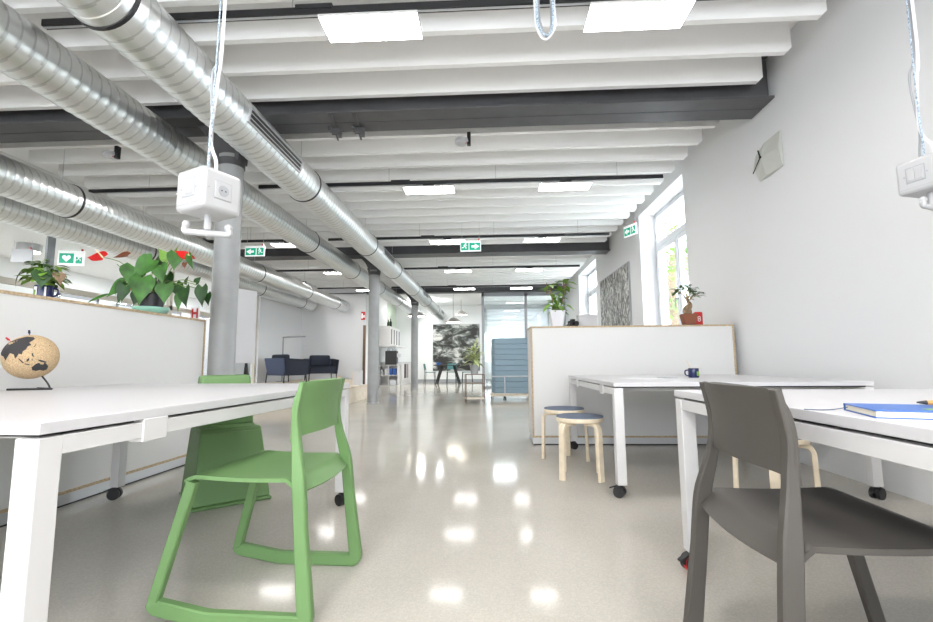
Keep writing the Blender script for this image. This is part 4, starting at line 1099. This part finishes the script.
for k in range(3):
    dup(s0, ('light blue quilted screen, second from the front on the trolley', 'light blue quilted screen, third from the front on the trolley', 'light blue quilted screen, rearmost on the trolley')[k], (.60-.02*k, 10.72+.12*k, .152))

# ------------------------------------------------------------------ glass meeting room
gw = MB(); yG = 15.5
for x in (-.26, 1.17, 2.44): gw.box(x, x+.09, yG, yG+.09, 0, 3.17)
gw.box(-.26, XR, yG, yG+.09, 3.05, 3.17).box(-.26, XR, yG, yG+.09, 0, .06)
gw.box(-.26, -.17, yG, YF, 3.05, 3.17).box(-.26, -.17, yG, YF, 0, .06)
o = struct(gw.build('wall_glass', 'framegrey'))
MB().box(-.2, XR, yG+.03, yG+.045, .06, 3.05).box(-.22, -.205, yG+.1, YF, .06, 3.05).build('pane', 'roomglass', o)
b = MB()
for k in range(22): b.box(-.1, 2.5, YF-.3, YF-.27, .4+k*.125, .4+k*.125+.10)
tag(b.build('slat_blind', 'frame'), 'pale blind at the back of the glass meeting room', 'blind')

# ------------------------------------------------------------------ outside
struct(MB().box(XR+TH, 40, -10, 40, -.3, -.2).build('ground', 'asphalt'))
def tree(loc, h, R, seed, label, nleaf=900):
    rnd = random.Random(seed)
    t = thing('tree', label, 'tree', loc, 0, 'trees outside the window')
    pts = [V(0, 0, 0), V(.05, -.05, h*.35), V(-.05, .1, h*.7), V(.0, 0, h)]
    b = MB().tube(catmull(pts, 5), [.24-.010*i for i in range(16)], 10)
    for k in range(8):
        a = rnd.uniform(0, 2*PI); z = rnd.uniform(.45, .9)*h; q = V(math.cos(a)*R*.7, math.sin(a)*R*.7, z+rnd.uniform(.2, .9))
        b.tube(catmull([V(0, 0, z), V(q.x*.5, q.y*.5, z+.2), q], 4), [.05-.004*i for i in range(9)], 6)
    b.build('trunk', 'bark', t)
    f = MB()
    for k in range(nleaf):
        th = rnd.uniform(0, 2*PI); u = rnd.uniform(-1, 1); rr = R*rnd.uniform(.3, 1)**.5
        p = V(math.cos(th)*rr*math.sqrt(1-u*u), math.sin(th)*rr*math.sqrt(1-u*u), h*.85+u*rr*.9)
        a = rnd.uniform(0, 2*PI); f.leaf(p, V(math.cos(a), math.sin(a), rnd.uniform(-.8, .3)), V(0, 0, 1), rnd.uniform(.14, .26), rnd.uniform(.1, .16), 'oval', .15, .2, 3)
    f.build('foliage', 'leaflight', t)
tree((6.15, 15.6, -.2), 4.6, 2.0, 2, 'street tree with a pale trunk outside the near right window', 1700)
tree((9.5, 21.0, -.2), 5.0, 2.2, 6, 'leafy tree farther off outside the near right window', 900)

# ------------------------------------------------------------------ world, lights, camera
w = bpy.data.worlds.new('World'); SC.world = w; w.use_nodes = True
bg = w.node_tree.nodes['Background']; bg.inputs[0].default_value = (.88, .94, 1.0, 1); bg.inputs[1].default_value = 6.5
def area(loc, rot, sx, sy, e, col=(1, 1, 1)):
    l = bpy.data.lights.new('lamp', 'AREA'); l.shape = 'RECTANGLE'; l.size = sx; l.size_y = sy; l.energy = e; l.color = col
    o = bpy.data.objects.new('lamp', l); COL.objects.link(o); o.location = loc; o.rotation_euler = rot; return o
# lamp rows continuing behind the viewpoint, corridor and meeting-room lamps
for yy in (-.1, -2.6):
    for x in (-3.68, -.745, .965): area((x, yy, 3.03), (0, 0, 0), .63, .24, 30, (1, .975, .95))
for yy in (6, 10, 14): area((-7.8, yy, 2.93), (0, 0, 0), 1.2, .6, 55)
for x in (.5, 1.8): area((x, 18., 3.3), (0, 0, 0), .8, .8, 60)
area((-2.5, 18.5, 3.3), (0, 0, 0), 1.2, .6, 70)

for yy in (13.14, 14.31):
    pass
for x in (-5.6, -4.7):      # added fill spots without fixtures, to brighten the lounge wall
    l = bpy.data.lights.new('fill_spot', 'SPOT'); l.energy = 110; l.spot_size = 1.05; l.spot_blend = 1; l.shadow_soft_size = .06; l.color = (1, .98, .95)
    o = bpy.data.objects.new('fill_spot', l); COL.objects.link(o); o.location = (x, 11.3, 3.0)
    o.rotation_euler = (V(x, 15.3, 1.55)-V(x, 11.3, 3.0)).to_track_quat('-Z', 'Y').to_euler()
f_px = 464.86; pitch, yaw, roll = .10975, .049398, -.0073173
d = V(-math.sin(yaw)*math.cos(pitch), math.cos(yaw)*math.cos(pitch), math.sin(pitch))
rt = V(math.cos(yaw), math.sin(yaw), 0); up = rt.cross(d)
r2 = math.cos(roll)*rt+math.sin(roll)*up; u2 = -math.sin(roll)*rt+math.cos(roll)*up
cam = bpy.data.cameras.new('Camera'); cam.sensor_width = 36; cam.lens = f_px/933*36; cam.clip_start = .02; cam.clip_end = 200
co_ = bpy.data.objects.new('Camera', cam); COL.objects.link(co_)
mw = Matrix.Identity(4)
for i in range(3): mw[i][0] = r2[i]; mw[i][1] = u2[i]; mw[i][2] = -d[i]
mw[2][3] = .85
co_.matrix_world = mw
SC.camera = co_
SC.view_settings.view_transform = 'Standard'; SC.view_settings.look = 'None'
SC.view_settings.exposure = 0.56; SC.view_settings.gamma = 1
SC.view_settings.use_curve_mapping = False
SC.cycles.use_denoising = True
SC.cycles.max_bounces = 8; SC.cycles.diffuse_bounces = 5; SC.cycles.transparent_max_bounces = 12
SC.cycles.sample_clamp_indirect = 6
